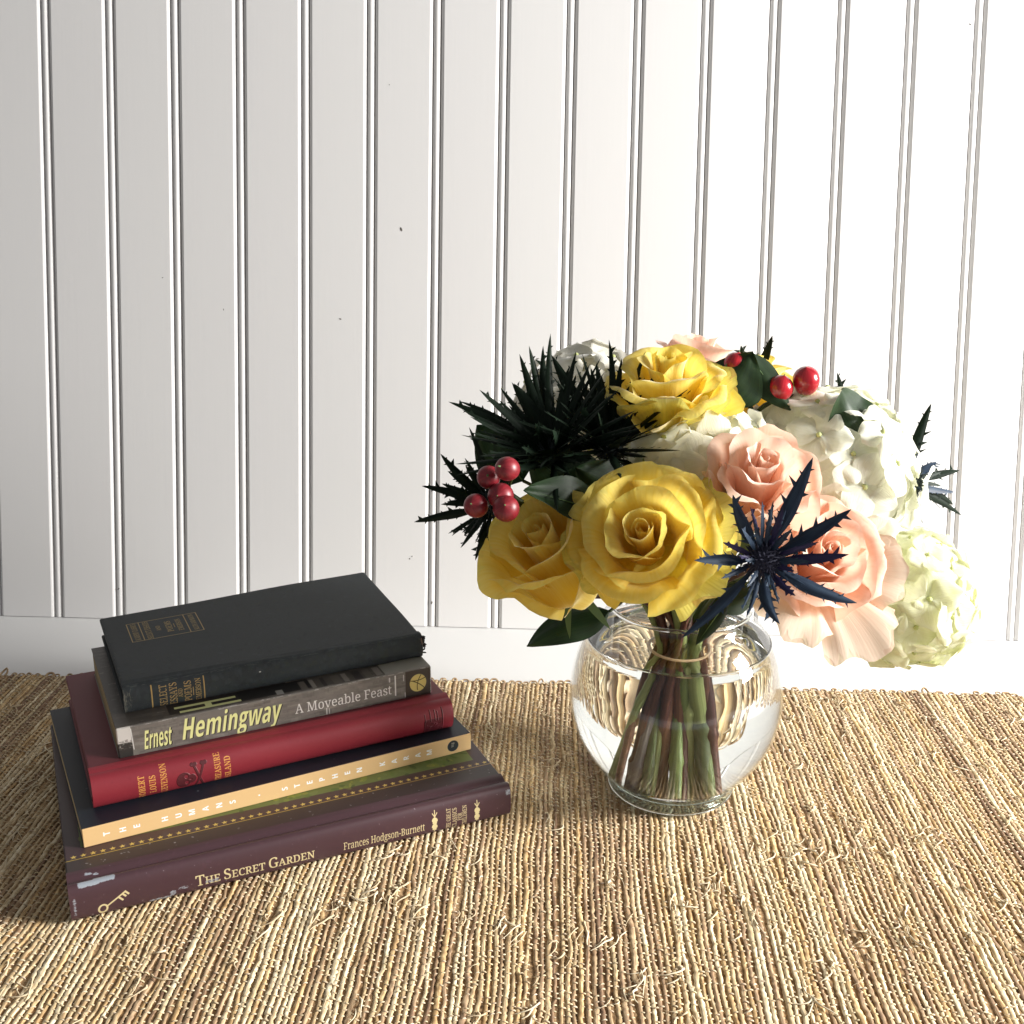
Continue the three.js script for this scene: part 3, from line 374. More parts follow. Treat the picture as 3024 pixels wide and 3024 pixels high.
// ---------------------------------------------------------------- plant materials
const streak = (c0, c1, n = 26) => dtex(256, 64, (u, v, i, j) => { const k = clamp(0.5 + 0.22 * noise(u * n * 2.2, v * 3) + 0.26 * noise(u * n * 5, v * 5 + 3) + 0.3 * noise(u * 5, v * 6 + 11)); return [0, 1, 2].map((q) => 255 * clamp(lerp(c0[q], c1[q], k))); });
const leafy = (c0, c1, tr, rough = 1, extra = {}) => { const map = streak(c0, c1); return phy({ map, bumpMap: map, bumpScale: 0.0016, roughness: rough, transmission: tr, thickness: 0, ior: 1.35, ...extra }); };
const petalTex = (c0, c1, e, red) => dtex(256, 256, (u, v) => { const k = clamp(0.5 + 0.22 * noise(u * 57, v * 3) + 0.26 * noise(u * 130, v * 5 + 3) + 0.3 * noise(u * 5, v * 6 + 11)), m = 0.4 * sst(0.845, 0.885, v + 0.03 * noise(u * 23, 4) + 0.018 * noise(u * 90, v * 12)), b = red * sst(0.52, 0.62, noise(u * 9 + 3, v * 9) * sst(0.7, 0.86, v)); return [0, 1, 2].map((q) => 255 * clamp(lerp(lerp(lerp(c0[q], c1[q], k), e[q], m), [0.72, 0.42, 0.28][q], b))); });
const rosy = (c0, c1, e, red, tr) => { const map = petalTex(c0, c1, e, red); return phy({ map, bumpMap: map, bumpScale: 0.0016, roughness: 1, transmission: tr, thickness: 0, ior: 1.35 }); };
const yellowM = rosy([0.965, 0.865, 0.37], [0.995, 0.92, 0.52], [0.90, 0.88, 0.50], 0.05, 0.48), yellowG = rosy([0.86, 0.83, 0.40], [0.94, 0.90, 0.52], [0.80, 0.80, 0.42], 0.25, 0.38);
const peachM = rosy([0.97, 0.825, 0.73], [0.99, 0.87, 0.79], [0.985, 0.90, 0.84], 0.03, 0.46), peachG = rosy([0.96, 0.85, 0.76], [0.98, 0.90, 0.82], [0.90, 0.86, 0.72], 0.12, 0.4);
const creamM = leafy([0.94, 0.94, 0.86], [0.98, 0.98, 0.935], 0.40), limeM = leafy([0.935, 0.94, 0.79], [0.98, 0.98, 0.89], 0.40), whiteM = leafy([0.90, 0.89, 0.84], [0.96, 0.95, 0.91], 0.38);
const leafM = leafy([0.10, 0.17, 0.09], [0.17, 0.26, 0.13], 0.15, 0.5);
const thistleG = phy({ specularIntensity: 0.35, map: streak([0.04, 0.085, 0.055], [0.10, 0.165, 0.10]), roughness: 0.55 }), thistleB = phy({ specularIntensity: 0.5, map: streak([0.11, 0.15, 0.22], [0.25, 0.32, 0.39]), roughness: 0.5 }), thistleP = phy({ specularIntensity: 0.5, map: streak([0.14, 0.12, 0.26], [0.26, 0.24, 0.38]), roughness: 0.5 });
const stemMs = [[[0.30, 0.37, 0.17], [0.50, 0.57, 0.31]], [[0.20, 0.10, 0.09], [0.36, 0.19, 0.14]], [[0.40, 0.45, 0.24], [0.60, 0.64, 0.42]], [[0.27, 0.16, 0.11], [0.46, 0.30, 0.20]], [[0.20, 0.24, 0.12], [0.34, 0.40, 0.22]], [[0.25, 0.23, 0.25], [0.44, 0.42, 0.40]]].map(([a, b]) => std({ map: streak(a, b, 10), roughness: 0.5 }));
const calyxM = std({ color: lin(0.09, 0.16, 0.05), roughness: 0.6 });

// every cut stem runs through the band and fans out to the vase floor
let stemN = 0;
const STEM_M = [2, 1, 0, 3, 4, 1, 3, 0, 2, 5, 4, 1, 2, 3];
function stem(parent, from, r = 2.6, mi, lean) {
  mi = STEM_M[stemN % STEM_M.length]; r *= [1.15, 1, 0.85, 1.1, 0.9][stemN % 5];
  const k = stemN++, a = lean ?? k * 2.399 + 0.6, q = 12.5 * Math.sqrt(((k * 7) % 20 + 2) / 22), c = V(71.5 + Math.cos(a) * q, 83, AZ + Math.sin(a) * q * 0.9);
  const d = c.clone().sub(V(71.5, 83, AZ)), spread = rr(1.6, 2.5), foot = V(AX + clamp(d.x * spread + rr(-5, 5), -30, 30), rr(14.5, 17), AZ + clamp(-d.z * spread * 0.6 + d.z * 0.4, -20, 20));
  const hd = V(from.x - AX, 0, from.z - AZ), hl = hd.length() || 1; hd.multiplyScalar(Math.min(27, hl * 0.45) / hl);
  const neck = V(AX + hd.x * 0.7 + (c.x - AX) * 0.4, 122, AZ + hd.z * 0.7 + (c.z - AZ) * 0.4);
  if (from.y < 135) { from = from.clone(); from.y = Math.max(from.y, 128); }
  const n1 = rr(0.55, 0.72), n2 = rr(0.78, 0.95);
  const g = tube([from, neck, c, V(lerp(c.x, foot.x, 0.5), 52, lerp(c.z, foot.z, 0.5)), foot], (t) => r * (1 + 0.12 * Math.sin(t * 23) * Math.sin(t * 7) + 0.3 * Math.exp(-(((t - n1) / 0.011) ** 2)) + 0.28 * Math.exp(-(((t - n2) / 0.012) ** 2))), 9, 72);
  part('stem', g, stemMs[mi], parent);
}

// ---------------------------------------------------------------- roses
function petalGeo(o) {
  const n = 30, R = [], Y = [];
  { let r = 0, y = 0; for (let i = 0; i <= n; i++) { const t = i / n; if (t <= 0.4) { const q = t / 0.4; r = o.Rm * Math.sin(q * Math.PI / 2); y = o.y0 + 0.36 * o.H * (1 - Math.cos(q * Math.PI / 2)); } else { const q = (t - 0.4) / 0.6, a = lerp(o.aMid, o.aTip, q ** (o.pw ?? 2.2)), s = 0.66 * o.H * 1.0 / (0.6 * n); r += Math.sin(a) * s; y += Math.cos(a) * s; } R.push(r); Y.push(y); } }
  const get = (A, t) => { const x = clamp(t) * n, i = Math.min(n - 1, Math.floor(x)); return lerp(A[i], A[i + 1], x - i); }, sd = o.seed * 13.7;
  return grid(20, 20, (p, v) => {
    const u = p * 2 - 1, au = Math.abs(u), tm = 1 - (o.drop ?? 0.2) * au ** 2.4 - 0.2 * (o.drop ?? 0.2) * au + 0.06 * o.point * Math.exp(-((u / 0.18) ** 2)) + 0.03 * noise(u * 3.3 + sd, 2) * o.ruffle, t = v * tm;
    let r = get(R, t), y = get(Y, t); const w = o.half * (0.5 + 0.5 * sst(0, 0.5, t)), th = u * w, ec = sst(0.5, 1, au) * sst(0.45, 1, v) * o.curl;
    r = r * (1 + o.spiral * u) + ec * o.H * 0.16 + o.ruffle * 0.02 * o.H * noise(u * 4 + sd, v * 3) * v; y -= ec * o.H * 0.08; y += o.ruffle * 0.025 * o.H * noise(u * 3.1 + sd, v * 2 + 7) * v * v;
    const a = th + o.phi; return { x: Math.cos(a) * r, y, z: Math.sin(a) * r, u: p * 0.9 + hash(o.seed, 5), v: v * 0.9 };
  });
}
function rose(name, label, heart, axis, H, Rr, m, mg, opt = {}) {
  const A = axis.clone().normalize(), base = heart.clone().addScaledVector(A, -H * 0.98), g = thing(name, label, 'rose', base, opt.group), B = frame(A), sd = opt.seed ?? 1, open = opt.open ?? 1, spin = opt.spin ?? 0;
  const add = (o, mat) => { const q = petalGeo({ point: 1, ruffle: 1, ...o }); q.applyMatrix4(B); part('petal', q, mat, g, true); };
  let k = 0; const ga = 2.3999;
  const D = Math.PI / 180;
  for (let i = 0; i < 5; i++, k++) { const q = i / 4; add({ Rm: Rr * lerp(0.07, 0.24, q), H: H * lerp(0.94, 1.0, q), y0: 0, aMid: lerp(-1, 2, q) * D, aTip: lerp(-8, 8, q) * D, half: lerp(165, 110, q) * D, phi: spin + k * ga, spiral: 0.15, curl: 0.05 + 0.2 * q, seed: sd * 31 + k, ruffle: 0.5, point: 0.2, drop: 0.05 }, m); }
  const nm = opt.mid ?? 5; for (let i = 0; i < nm; i++, k++) { const q = i / (nm - 1); add({ Rm: Rr * lerp(0.34, 0.66, q), H: H * lerp(1.03, 0.98, q), y0: -0.02 * H, aMid: lerp(1, 10, q) * open * D, aTip: lerp(50, 118, q) * (0.4 + 0.6 * open) * D, half: lerp(96, 78, q) * D, phi: spin + k * ga + 0.2 * noise(k, sd), spiral: 0.10, curl: lerp(0.45, 1.0, q), seed: sd * 31 + k, pw: 5.5, point: 0.5, drop: 0.13 }, m); }
  const no = opt.outer ?? 6; for (let i = 0; i < no; i++, k++) { const q = i / Math.max(1, no - 1); add({ Rm: Rr * lerp(0.74, 0.92, q), H: H * lerp(0.96, 0.84, q), y0: -0.04 * H, aMid: lerp(13, 27, q) * open * D, aTip: lerp(125, 165, q) * (0.4 + 0.6 * open) * D, half: lerp(70, 60, q) * D, phi: spin + k * ga + 0.25 * noise(k, sd), spiral: 0.06, curl: lerp(0.9, 1.5, q), seed: sd * 31 + k, ruffle: 2.0, pw: 4.4 }, m); }
  const Bi = B.clone().invert();
  for (const [px, py, pz, am, at2, hh, hf = 36] of opt.guard ?? []) { const t = at(px, py, pz).sub(base).applyMatrix4(Bi); add({ Rm: Rr * 0.85, H: H * hh, y0: -0.08 * H, aMid: am * D, aTip: at2 * D, half: hf * D, phi: Math.atan2(t.z, t.x), spiral: 0.03, curl: 0.9, seed: sd * 31 + (++k), ruffle: 2, pw: 1.6 }, mg); }
  const cup = ellipsoid(V(0, -2, 0), V(Rr * 0.24, 6, Rr * 0.24), 14, 8); cup.applyMatrix4(B); part('calyx', cup, calyxM, g, true);
  for (let i = 0; i < 5; i++) { const a = i * 1.2566 + 0.4, q = grid(4, 8, (u, v) => { const w = (u - 0.5) * 8 * (1 - v) ** 0.8 * (0.4 + v), rad = Rr * 0.22 + v * 13, x = Math.cos(a) * rad - Math.sin(a) * w, z = Math.sin(a) * rad + Math.cos(a) * w; return { x, y: -1 - v * 10 * (1 + v), z }; }); q.applyMatrix4(B); part('sepal', q, calyxM, g, true); }
  stem(g, base.clone().addScaledVector(A, -3), opt.sr ?? 2.7, opt.sm);
  return g;
}
rose('yellow_rose', 'large open yellow rose above the vase rim beside the blue thistle', at(1888, 1556, 340), V(-0.20, 0.57, 0.80), 43, 24.5, yellowM, yellowG, { seed: 3, spin: 0.5, outer: 6, guard: [[2180, 1560, 315, 40, 80, 0.95], [1720, 1640, 320, 30, 70, 0.9], [2120, 1750, 320, 45, 100, 0.85]] });
rose('yellow_rose', 'half open yellow rose under the cluster of five red berries', at(1578, 1556, 318), V(-0.36, 0.76, 0.54), 56, 25, yellowM, yellowM, { seed: 8, spin: 2.2, open: 0.5, outer: 5 });
rose('yellow_rose', 'yellow rose at the top of the bouquet among dark thistle leaves', at(1975, 1050, 262), V(-0.05, 0.96, 0.26), 50, 18.5, yellowM, yellowG, { seed: 12, spin: 1.1, open: 0.9, outer: 6, guard: [[1950, 1300, 270, 18, 50, 1.0, 44], [2080, 1240, 250, 24, 60, 0.95, 40], [2110, 1110, 230, 40, 80, 0.9]] });
rose('yellow_rose', 'yellow rose mostly hidden behind a dark green leaf and red berries', at(2225, 1050, 165), V(0.15, 0.95, -0.1), 40, 25, yellowM, yellowG, { seed: 15, open: 0.8, outer: 5 });
rose('peach_rose', 'peach rose set in the white hydrangea above the thistle', at(2266, 1350, 314), V(0.03, 0.78, 0.62), 50, 17, peachM, peachG, { seed: 21, spin: 3.9, open: 0.5, outer: 5, guard: [[2120, 1500, 300, 14, 40, 0.92]] });
rose('peach_rose', 'peach rose with drooping outer petals beside the vase neck', at(2464, 1612, 316), V(0.12, 0.62, 0.76), 45, 19.5, peachM, peachG, { seed: 27, spin: 0.9, open: 0.95, outer: 6, guard: [[2500, 1940, 300, 62, 100, 1.25, 30], [2330, 1830, 305, 46, 96, 1.1, 34], [2640, 1720, 290, 44, 90, 1.0]] });
rose('peach_rose', 'pale peach rose rising behind the topmost yellow rose', at(2066, 1000, 178), V(0.1, 0.96, -0.05), 54, 21, peachM, peachG, { seed: 33, spin: 0.4, open: 0.5, outer: 5 });

// ---------------------------------------------------------------- hydrangeas
const hpet = [0, 1, 2, 3].map((k) => { const g = grid(7, 7, (p, v) => { const s = p * 2 - 1, w = 9.2 * Math.sin(Math.PI * clamp(0.05 + 0.9 * v ** 0.9)) ** 0.6 + 0.4, x = 1.2 + 16.5 * v * (1 - 0.10 * s * s), y = 1.2 + 3.2 * v * v - 1.3 * Math.abs(s) ** 2 * (0.4 + v) + 0.9 * noise(s * 2.2 + k * 5, v * 3) - (k % 2 ? 5 : 2) * v ** 3; return { x, y, z: s * w * (1 + 0.06 * noise(v * 4 + k, 3)), u: p + k * 0.23, v }; }); g.scale(S, S, S); return g; });
const hbtn = new THREE.SphereGeometry(1.5 * S, 8, 6);
function hydrangea(label, c, R, n, m, opt = {}) {
  const g = thing('hydrangea', label, 'hydrangea', c), up = (opt.up ?? V(0, 1, 0)).clone().normalize(), sq = opt.squash ?? V(1, 0.86, 1), s0 = opt.size ?? 1;
  const btn = std({ color: lin(0.55, 0.6, 0.25), roughness: 0.7 });
  for (let i = 0; i < n; i++) {
    const y = 1 - (i + 0.5) / n * (opt.cover ?? 1.62), rad = Math.sqrt(Math.max(0, 1 - y * y)), a = i * 2.39996 + (opt.spin ?? 0), d = V(Math.cos(a) * rad, y, Math.sin(a) * rad).applyMatrix4(frame(up));
    const p = V(d.x * sq.x, d.y * sq.y, d.z * sq.z).multiplyScalar(R * rr(0.84, 1.04)), nrm = d.clone().add(V(rr(-0.22, 0.22), rr(-0.22, 0.22), rr(-0.22, 0.22))).normalize();
    const f = new THREE.Group(); f.name = 'floret'; f.position.copy(p).multiplyScalar(S); f.quaternion.setFromRotationMatrix(frame(nrm)); f.rotateY(rr(0, 6.28)); const s = s0 * rr(0.82, 1.14); f.scale.setScalar(s);
    for (let k = 0; k < 4; k++) { const q = shadows(new THREE.Mesh(hpet[(i + k * 3) % 4], m)); q.name = 'petal'; q.rotation.y = k * Math.PI / 2 + rr(-0.22, 0.22); q.rotateZ(rr(-0.12, 0.2)); q.position.y = (k % 2) * 0.5 * S; f.add(q); }
    const bt = shadows(new THREE.Mesh(hbtn, btn)); bt.name = 'flower_eye'; bt.position.y = 1.6 * S; f.add(bt); g.add(f);
  }
  const core = ellipsoid(V(0, 0, 0), V(R * sq.x * 0.62, R * sq.y * 0.62, R * sq.z * 0.62), 16, 12); part('flower_stalks', core, std({ color: lin(0.42, 0.5, 0.2), roughness: 0.9 }), g, true);
  stem(g, c.clone().add(V(0, -R * 0.5, 0)), 3.2, opt.sm);
  return g;
}
hydrangea('large cream white hydrangea head behind the two peach roses', at(2425, 1425, 222), 50, 64, creamM, { up: V(0.25, 0.7, 0.65), squash: V(1.02, 0.98, 0.95) });
hydrangea('greenish hydrangea head hanging low beside the drooping peach rose', at(2690, 1770, 215), 37, 38, limeM, { up: V(0.6, 0.3, 0.7), size: 0.9, cover: 1.85, squash: V(0.9, 1, 0.9) });
hydrangea('cream hydrangea head wedged between yellow rose and peach rose', at(2062, 1385, 252), 38, 40, creamM, { up: V(-0.25, 0.6, 0.75), size: 1.0, spin: 1 });
hydrangea('small white hydrangea head in shade behind the dark thistles', at(1735, 1212, 180), 38, 32, whiteM, { up: V(-0.2, 0.8, 0.5), size: 1.0, spin: 2 });

// ---------------------------------------------------------------- thistles
function bract(b, tip, W, bend, face, spines, sd) {
  const mid = b.clone().add(tip).multiplyScalar(0.5).add(bend), n = 16, P = [], Sd = [];
  for (let i = 0; i <= n; i++) { const t = i / n; P.push(b.clone().multiplyScalar((1 - t) ** 2).addScaledVector(mid, 2 * t * (1 - t)).addScaledVector(tip, t * t)); }
  for (let i = 0; i <= n; i++) { const d = P[Math.min(n, i + 1)].clone().sub(P[Math.max(0, i - 1)]).normalize(); Sd.push(d.cross(face).normalize()); }
  const wd = (t) => W * (0.25 + 0.75 * sst(0, 0.45, t)) * (1 - t ** 2.6) ** 0.8, g = grid(4, n, (u, v) => { const i = Math.round(v * n), s = u * 2 - 1, p = P[i].clone().addScaledVector(Sd[i], s * wd(v) * 0.5).addScaledVector(face, -Math.abs(s) * wd(v) * 0.16); return p; });
  const pos = [], uv = []; const tri = (a, c, d) => { for (const q of [a, c, d]) { pos.push(q.x, q.y, q.z); uv.push(0.5, 0.5); } };
  for (let k = 0; k < spines; k++) { const t = lerp(0.2, 0.95, (k + 0.5 * hash(sd, k)) / spines), i = Math.round(t * n), s = k % 2 ? 1 : -1, d = P[Math.min(n, i + 1)].clone().sub(P[i - 1]).normalize(), e = P[i].clone().addScaledVector(Sd[i], s * wd(t) * 0.42), big = hash(sd + 3, k) > 0.72 ? 1.9 : 1, L = Math.min(2.2, W * rr(0.16, 0.32)) * big; tri(e.clone().addScaledVector(d, -0.55 * big), e.clone().addScaledVector(d, 0.75 * big), e.clone().addScaledVector(Sd[i], s * L).addScaledVector(d, L * 0.75).addScaledVector(face, rr(-0.3, 0.5) * L)); }
  const h = new THREE.BufferGeometry(); h.setAttribute('position', new THREE.Float32BufferAttribute(pos, 3)); h.setAttribute('uv', new THREE.Float32BufferAttribute(uv, 2)); h.computeVertexNormals();
  return mergeGeometries([g.toNonIndexed(), h]);
}
function thistle(label, c, axis, tips, opt = {}) {
  const g = thing('thistle', label, 'thistle', c), A = axis.clone().normalize(), ms = opt.mats ?? [thistleG], sd = opt.seed ?? 1, toEye = EYE.clone().sub(c).normalize();
  const cone = []; for (let i = 0; i < 130; i++) { const y = 1 - (i + 0.5) / 130 * 1.3, r = Math.sqrt(1 - y * y), a = i * 2.4, d = V(Math.cos(a) * r, y, Math.sin(a) * r).applyMatrix4(frame(A)), b = c.clone().addScaledVector(d, 6.4), q = new THREE.ConeGeometry(0.75, rr(3, 5.2), 4); q.translate(0, 1.6, 0); q.applyMatrix4(frame(d.clone().add(V(rr(-0.2, 0.2), rr(-0.2, 0.2), rr(-0.2, 0.2))))); q.translate(b.x, b.y, b.z); cone.push(q); }
  cone.push(ellipsoid(c, 7, 14, 10)); part('flower_cone', mergeGeometries(cone), std({ color: opt.blue ? lin(0.022, 0.022, 0.045) : lin(0.02, 0.03, 0.03), roughness: 0.8 }), g);
  tips.forEach(([px, py, z, w, bd = 0], i) => { const tip = at(px, py, z), d = tip.clone().sub(c).normalize(), side = d.clone().cross(toEye).normalize(), b = c.clone().addScaledVector(d, 5).addScaledVector(A, -3), face = toEye.clone().multiplyScalar(0.8).add(V(rr(-0.5, 0.5), rr(-0.1, 0.5), rr(-0.2, 0.2))).normalize(); part('bract', bract(b, tip, w, side.multiplyScalar(bd).addScaledVector(A, rr(0, 4)), face, w > 3.4 ? 10 : 6, sd * 17 + i), ms[i % ms.length], g); });
  const n = opt.fill ?? 10; for (let i = 0; i < n; i++) { const a = i * 2.4 + hash(sd, i), d = V(Math.cos(a), rr(opt.rise ?? -0.1, 0.9 + (opt.rise ?? 0)), Math.sin(a)).applyMatrix4(frame(A)).normalize(), tip = c.clone().addScaledVector(d, rr(0.5, 1) * (opt.len ?? 24)); part('bract', bract(c.clone().addScaledVector(d, 4), tip, rr(1.6, 3.2) * (opt.wide ?? 1), A.clone().multiplyScalar(rr(0, 3)), A.clone(), 8, sd * 29 + i), ms[(i + 1) % ms.length], g); }
  stem(g, c.clone().addScaledVector(A, -6), 1.9, opt.sm ?? 4);
  return g;
}
thistle('blue grey thistle with spiny bracts in front of the peach roses', at(2255, 1655, 352), V(0.05, 0.35, 0.93), [[2164, 1460, 350, 6.4, -3], [2050, 1655, 362, 6, 1], [2133, 1601, 360, 3.4], [2251, 1479, 360, 2.6], [2284, 1477, 352, 2.4], [2313, 1502, 358, 4], [2401, 1350, 352, 7.4, 1], [2515, 1503, 360, 7, 1], [2508, 1637, 366, 5.4, 1.5], [2532, 1781, 360, 7, 4], [2303, 1843, 366, 6, 6], [2350, 1760, 368, 3.6, 2], [2381, 1730, 366, 2.4], [2203, 1822, 362, 2.4, -1.5], [2269, 1829, 362, 2.4], [2011, 1885, 356, 5.6, -2], [2129, 1709, 362, 2.8], [2420, 1600, 362, 2.6], [2190, 1560, 364, 2.6], [2340, 1560, 366, 2.8]], { mats: [thistleB, thistleB, thistleP], blue: true, seed: 4, fill: 16, len: 26, sm: 5 });
thistle('dark green thistle fanning upwards beside the topmost yellow rose', at(1800, 1330, 268), V(0, 0.9, 0.4), [[1798, 1002, 262, 4.6, 3], [1859, 1139, 268, 5, -2], [1736, 1147, 262, 4.4], [1628, 1047, 255, 8.5, -2], [1656, 1123, 262, 4], [1896, 1183, 275, 4], [1870, 1219, 285, 4.4], [1700, 1180, 285, 4], [1764, 1210, 290, 4.4], [1830, 1230, 295, 4], [1880, 1330, 300, 4.4], [1720, 1290, 305, 4.6], [1900, 1400, 290, 4]], { seed: 6, fill: 54, len: 54, wide: 1.8, rise: 0.35 });
thistle('dark green thistle with long leaves above the five red berries', at(1630, 1345, 272), V(-0.25, 0.8, 0.5), [[1323, 1186, 262, 5.4, 5], [1354, 1184, 258, 4.4, 6], [1511, 1128, 258, 5], [1517, 1132, 268, 8, 3], [1562, 1020, 252, 6, 1], [1604, 1020, 248, 5.2, -3], [1626, 984, 250, 5, -2], [1461, 1266, 285, 4.6, 2], [1515, 1389, 310, 5, -1], [1631, 1270, 305, 6, 5], [1690, 1250, 290, 4.4], [1580, 1250, 295, 4.6], [1540, 1320, 305, 4], [1672, 1395, 315, 5, 2], [1740, 1360, 312, 4.6]], { seed: 9, fill: 60, len: 56, wide: 1.8, rise: 0.3 });
thistle('dark thistle spreading its leaves sideways behind the five red berries', at(1452, 1490, 268), V(-0.5, 0.5, 0.6), [[1300, 1339, 268, 5.4, -2], [1245, 1435, 270, 5.4, 2], [1222, 1542, 272, 5.2, -1], [1341, 1442, 275, 3.4], [1323, 1576, 272, 2.6], [1334, 1583, 268, 2.2], [1370, 1583, 272, 4.4, 2], [1403, 1656, 275, 4.6], [1412, 1610, 280, 4], [1385, 1261, 262, 4, 3], [1374, 1373, 265, 3.6]], { seed: 13, fill: 20, len: 30, wide: 1.3 });
thistle('dark blue green thistle pointing outwards behind the large hydrangea', at(2690, 1425, 212), V(0.8, 0.4, 0.3), [[2751, 1190, 190, 6.6, -3], [2671, 1280, 188, 5], [2765, 1364, 195, 6, -2], [2834, 1389, 190, 6, -2], [2780, 1435, 192, 3, -2], [2820, 1453, 196, 4.6, 1], [2816, 1491, 190, 5.4, -2], [2841, 1523, 192, 4, -2], [2743, 1476, 195, 6]], { mats: [thistleG, thistleG, thistleB], seed: 17, fill: 8, len: 30 });
thistle('small thistle tips standing behind a round dark leaf', at(2520, 1270, 180), V(0.2, 0.9, 0.1), [[2472, 1100, 182, 4.8, -1], [2590, 1232, 186, 4.4, 1], [2445, 1145, 180, 4], [2498, 1180, 190, 3.6]], { mats: [thistleG, thistleB], seed: 19, fill: 6, len: 20 });
thistle('thistle leaf tips rising behind the yellow rose and berries', at(2215, 1150, 168), V(0.1, 0.95, 0), [[2281, 991, 168, 6.4, 1], [2188, 1020, 170, 6, 0], [2240, 1040, 165, 4]], { seed: 23, fill: 4, len: 18 });

// ---------------------------------------------------------------- leaves and berries
function leafGeo(b, tip, W, face, fold, curl) {
  const d = tip.clone().sub(b), L = d.length(); d.normalize(); const f = face.clone().addScaledVector(d, -face.dot(d)).normalize(), s = d.clone().cross(f);
  return grid(8, 14, (u, v) => { const q = u * 2 - 1, w = W * 0.5 * Math.sin(Math.PI * v ** 0.75) ** 0.85, c = curl * Math.max(0, v - 0.45) ** 2 * L * 2.2; return b.clone().addScaledVector(d, v * L * (1 - 0.25 * Math.abs(curl) * v * v)).addScaledVector(s, q * w).addScaledVector(f, -(Math.abs(q) ** 1.5) * w * fold - c + 0.05 * W * noise(q * 2 + W, v * 4)); });
}
function leafThing(label, b, tip, W, face, fold, curl, m, st = true) { const g = thing('leaf_sprig', label, 'leaf', b); part('leaf', leafGeo(b, tip, W, face, fold, curl), m, g); const vein = tube([b, b.clone().lerp(tip, 0.5).addScaledVector(face, 0.2), tip.clone().lerp(b, 0.1)], (t) => 0.55 * (1 - t), 5, 10); if (!curl) part('midrib', vein, calyxM, g); if (st) part('leaf_stalk', tube([b, b.clone().lerp(V(AX, 125, AZ), 0.35).add(V(0, 6, 0)), b.clone().lerp(V(AX, 125, AZ), 0.8)], 0.9, 6, 12), stemMs[4], g); return g; }
const F = V(0.05, 0.35, 0.93);
leafThing('dark green leaf covering a red berry at the top of the bouquet', at(2120, 1190, 236), at(2224, 1040, 226), 33, V(-0.3, 0.4, 0.9), 0.3, 0, leafM);
leafThing('long dark green leaf sloping from the top leaf to the hydrangea', at(2200, 1040, 222), at(2335, 1212, 236), 19, V(0.2, 0.5, 0.8), 0.25, 0, leafM);
leafThing('round curled green leaf at the shoulder of the large hydrangea', at(2595, 1300, 252), at(2432, 1148, 246), 33, V(0.3, 0.4, 0.9), 0.4, -0.5, leafM);
leafThing('broad dark leaf in shade behind the five red berries', at(1545, 1420, 262), at(1408, 1255, 258), 32, V(-0.2, 0.2, 0.9), 0.2, 0, leafM);
leafThing('folded dark green leaf lying over the half open yellow rose', at(1775, 1510, 302), at(1548, 1445, 314), 25, V(0, 0.8, 0.6), -0.35, 0, leafM);
leafThing('wide dark green leaf between the berries and the large yellow rose', at(1775, 1500, 282), at(1560, 1340, 286), 36, V(-0.1, 0.35, 0.9), 0.25, 0, leafM);
leafThing('dark green leaf wedged between thistles and cream hydrangea', at(1860, 1470, 288), at(1700, 1380, 292), 26, V(0, 0.4, 0.9), 0.25, 0, leafM);
leafThing('drooping green leaf with curled tip under the half open yellow rose', at(1800, 1805, 262), at(1530, 1885, 275), 20, V(-0.1, 0.7, 0.6), 0.35, 0.35, leafM);
leafThing('pointed green leaf hanging beside the vase neck under the thistle', at(2150, 1770, 300), at(2055, 1905, 318), 9, F, 0.3, 0, leafM);
leafThing('green leaf tucked against the stems at the vase mouth', at(2230, 1745, 280), at(2110, 1800, 300), 16, F, 0.3, 0.3, leafM);
leafThing('pale yellow green leaf lobe beside the large open yellow rose', at(2120, 1700, 305), at(2165, 1500, 318), 17, V(0.2, 0.3, 0.9), 0.2, 0, yellowG, false);

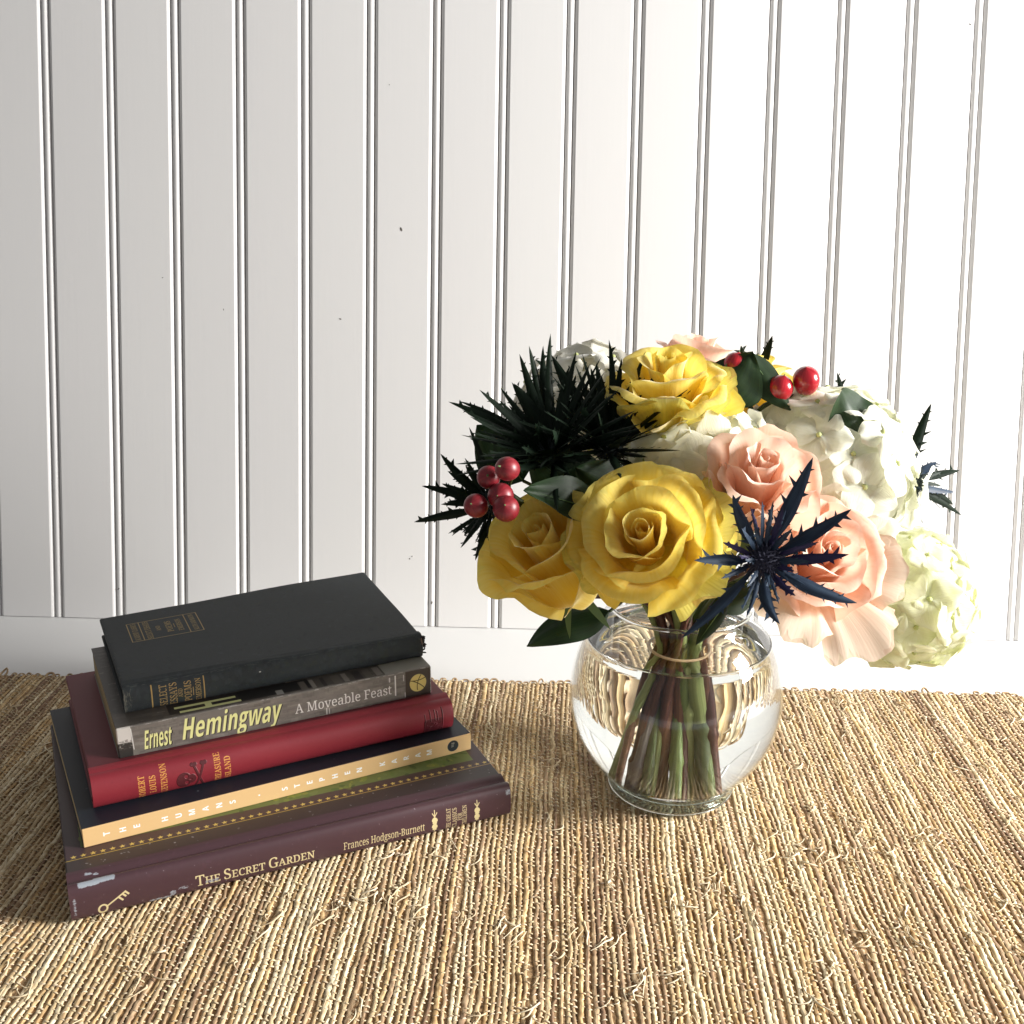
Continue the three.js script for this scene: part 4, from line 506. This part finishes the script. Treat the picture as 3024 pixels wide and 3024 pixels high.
const berryTex = (pale) => dtex(128, 128, (u, v) => { const e = v + 0.05 * noise(u * 20, v * 3) + 0.03 * noise(u * 60, 2), k = pale ? sst(0.34, 0.18, e) : 0, r = 0.5 + 0.5 * noise(u * 46, v * 3), a = pale ? [lerp(0.58, 0.74, r), lerp(0.08, 0.16, r), lerp(0.13, 0.2, r)] : [lerp(0.46, 0.58, r), lerp(0.09, 0.15, r), lerp(0.13, 0.19, r)], b = [0.87, 0.82, 0.58]; return [0, 1, 2].map((n) => 255 * lerp(a[n], b[n], k)); });
const berryA = phy({ map: berryTex(false), roughness: 0.42, clearcoat: 0.12, clearcoatRoughness: 0.4 }), berryB = phy({ map: berryTex(true), roughness: 0.25, clearcoat: 0.5, clearcoatRoughness: 0.15 });
function berries(label, list, R, m, axis) {
  const c = at(...list[0]), g = thing('berry_sprig', label, 'berry sprig', c);
  const gg = () => { const q = new THREE.LatheGeometry(Array.from({ length: 17 }, (_, i) => { const t = i / 16, a = Math.PI * t; return new THREE.Vector2(Math.sin(a) * R * (1 + 0.10 * Math.cos(a) * -1), -Math.cos(a) * R * 1.16 + (t > 0.97 ? 0.6 : 0)); }), 26); return q; };
  const root = V(0, 0, 0); list.forEach(([x, y, z]) => root.add(at(x, y, z))); root.multiplyScalar(1 / list.length).addScaledVector(axis, -20);
  list.forEach(([x, y, z], i) => {
    const p = at(x, y, z), q = gg(), z1 = rr(0.9, 1.08); q.scale(z1, z1 * rr(0.95, 1.06), z1); const d = axis.clone().add(V(rr(-0.3, 0.3), rr(-0.2, 0.2), rr(-0.2, 0.3))).normalize(); q.applyMatrix4(frame(d)); q.translate(p.x, p.y, p.z); const bm = part('berry', q, m, g);
    const tipG = new THREE.ConeGeometry(0.7, 1.8, 5); tipG.applyMatrix4(frame(d)); const tp = p.clone().addScaledVector(d, R * 1.16 + 0.5); tipG.translate(tp.x, tp.y, tp.z); part('berry_tip', tipG, calyxM, g);
    part('twig', tube([p.clone().addScaledVector(d, -R), root.clone().lerp(p, 0.4), root], 0.8, 5, 8), stemMs[4], g);
  });
  stem(g, root, 1.7, 3); return g;
}
berries('cluster of five dull red berries beside the dark thistles', [[1500, 1385, 316], [1443, 1410, 306], [1480, 1465, 312], [1407, 1494, 314], [1495, 1503, 320]], 6.0, berryA, V(-0.3, 0.35, 0.85));
berries('glossy red berries with cream bases above the large hydrangea', [[2303, 1150, 228], [2381, 1126, 226], [2168, 1082, 222], [2140, 1118, 224]], 6.6, berryB, V(0.08, 0.98, 0.15));

scene.traverse((o) => { if (o.isLight) o.castShadow = o.type !== 'RectAreaLight'; });
renderer.render(scene, camera);
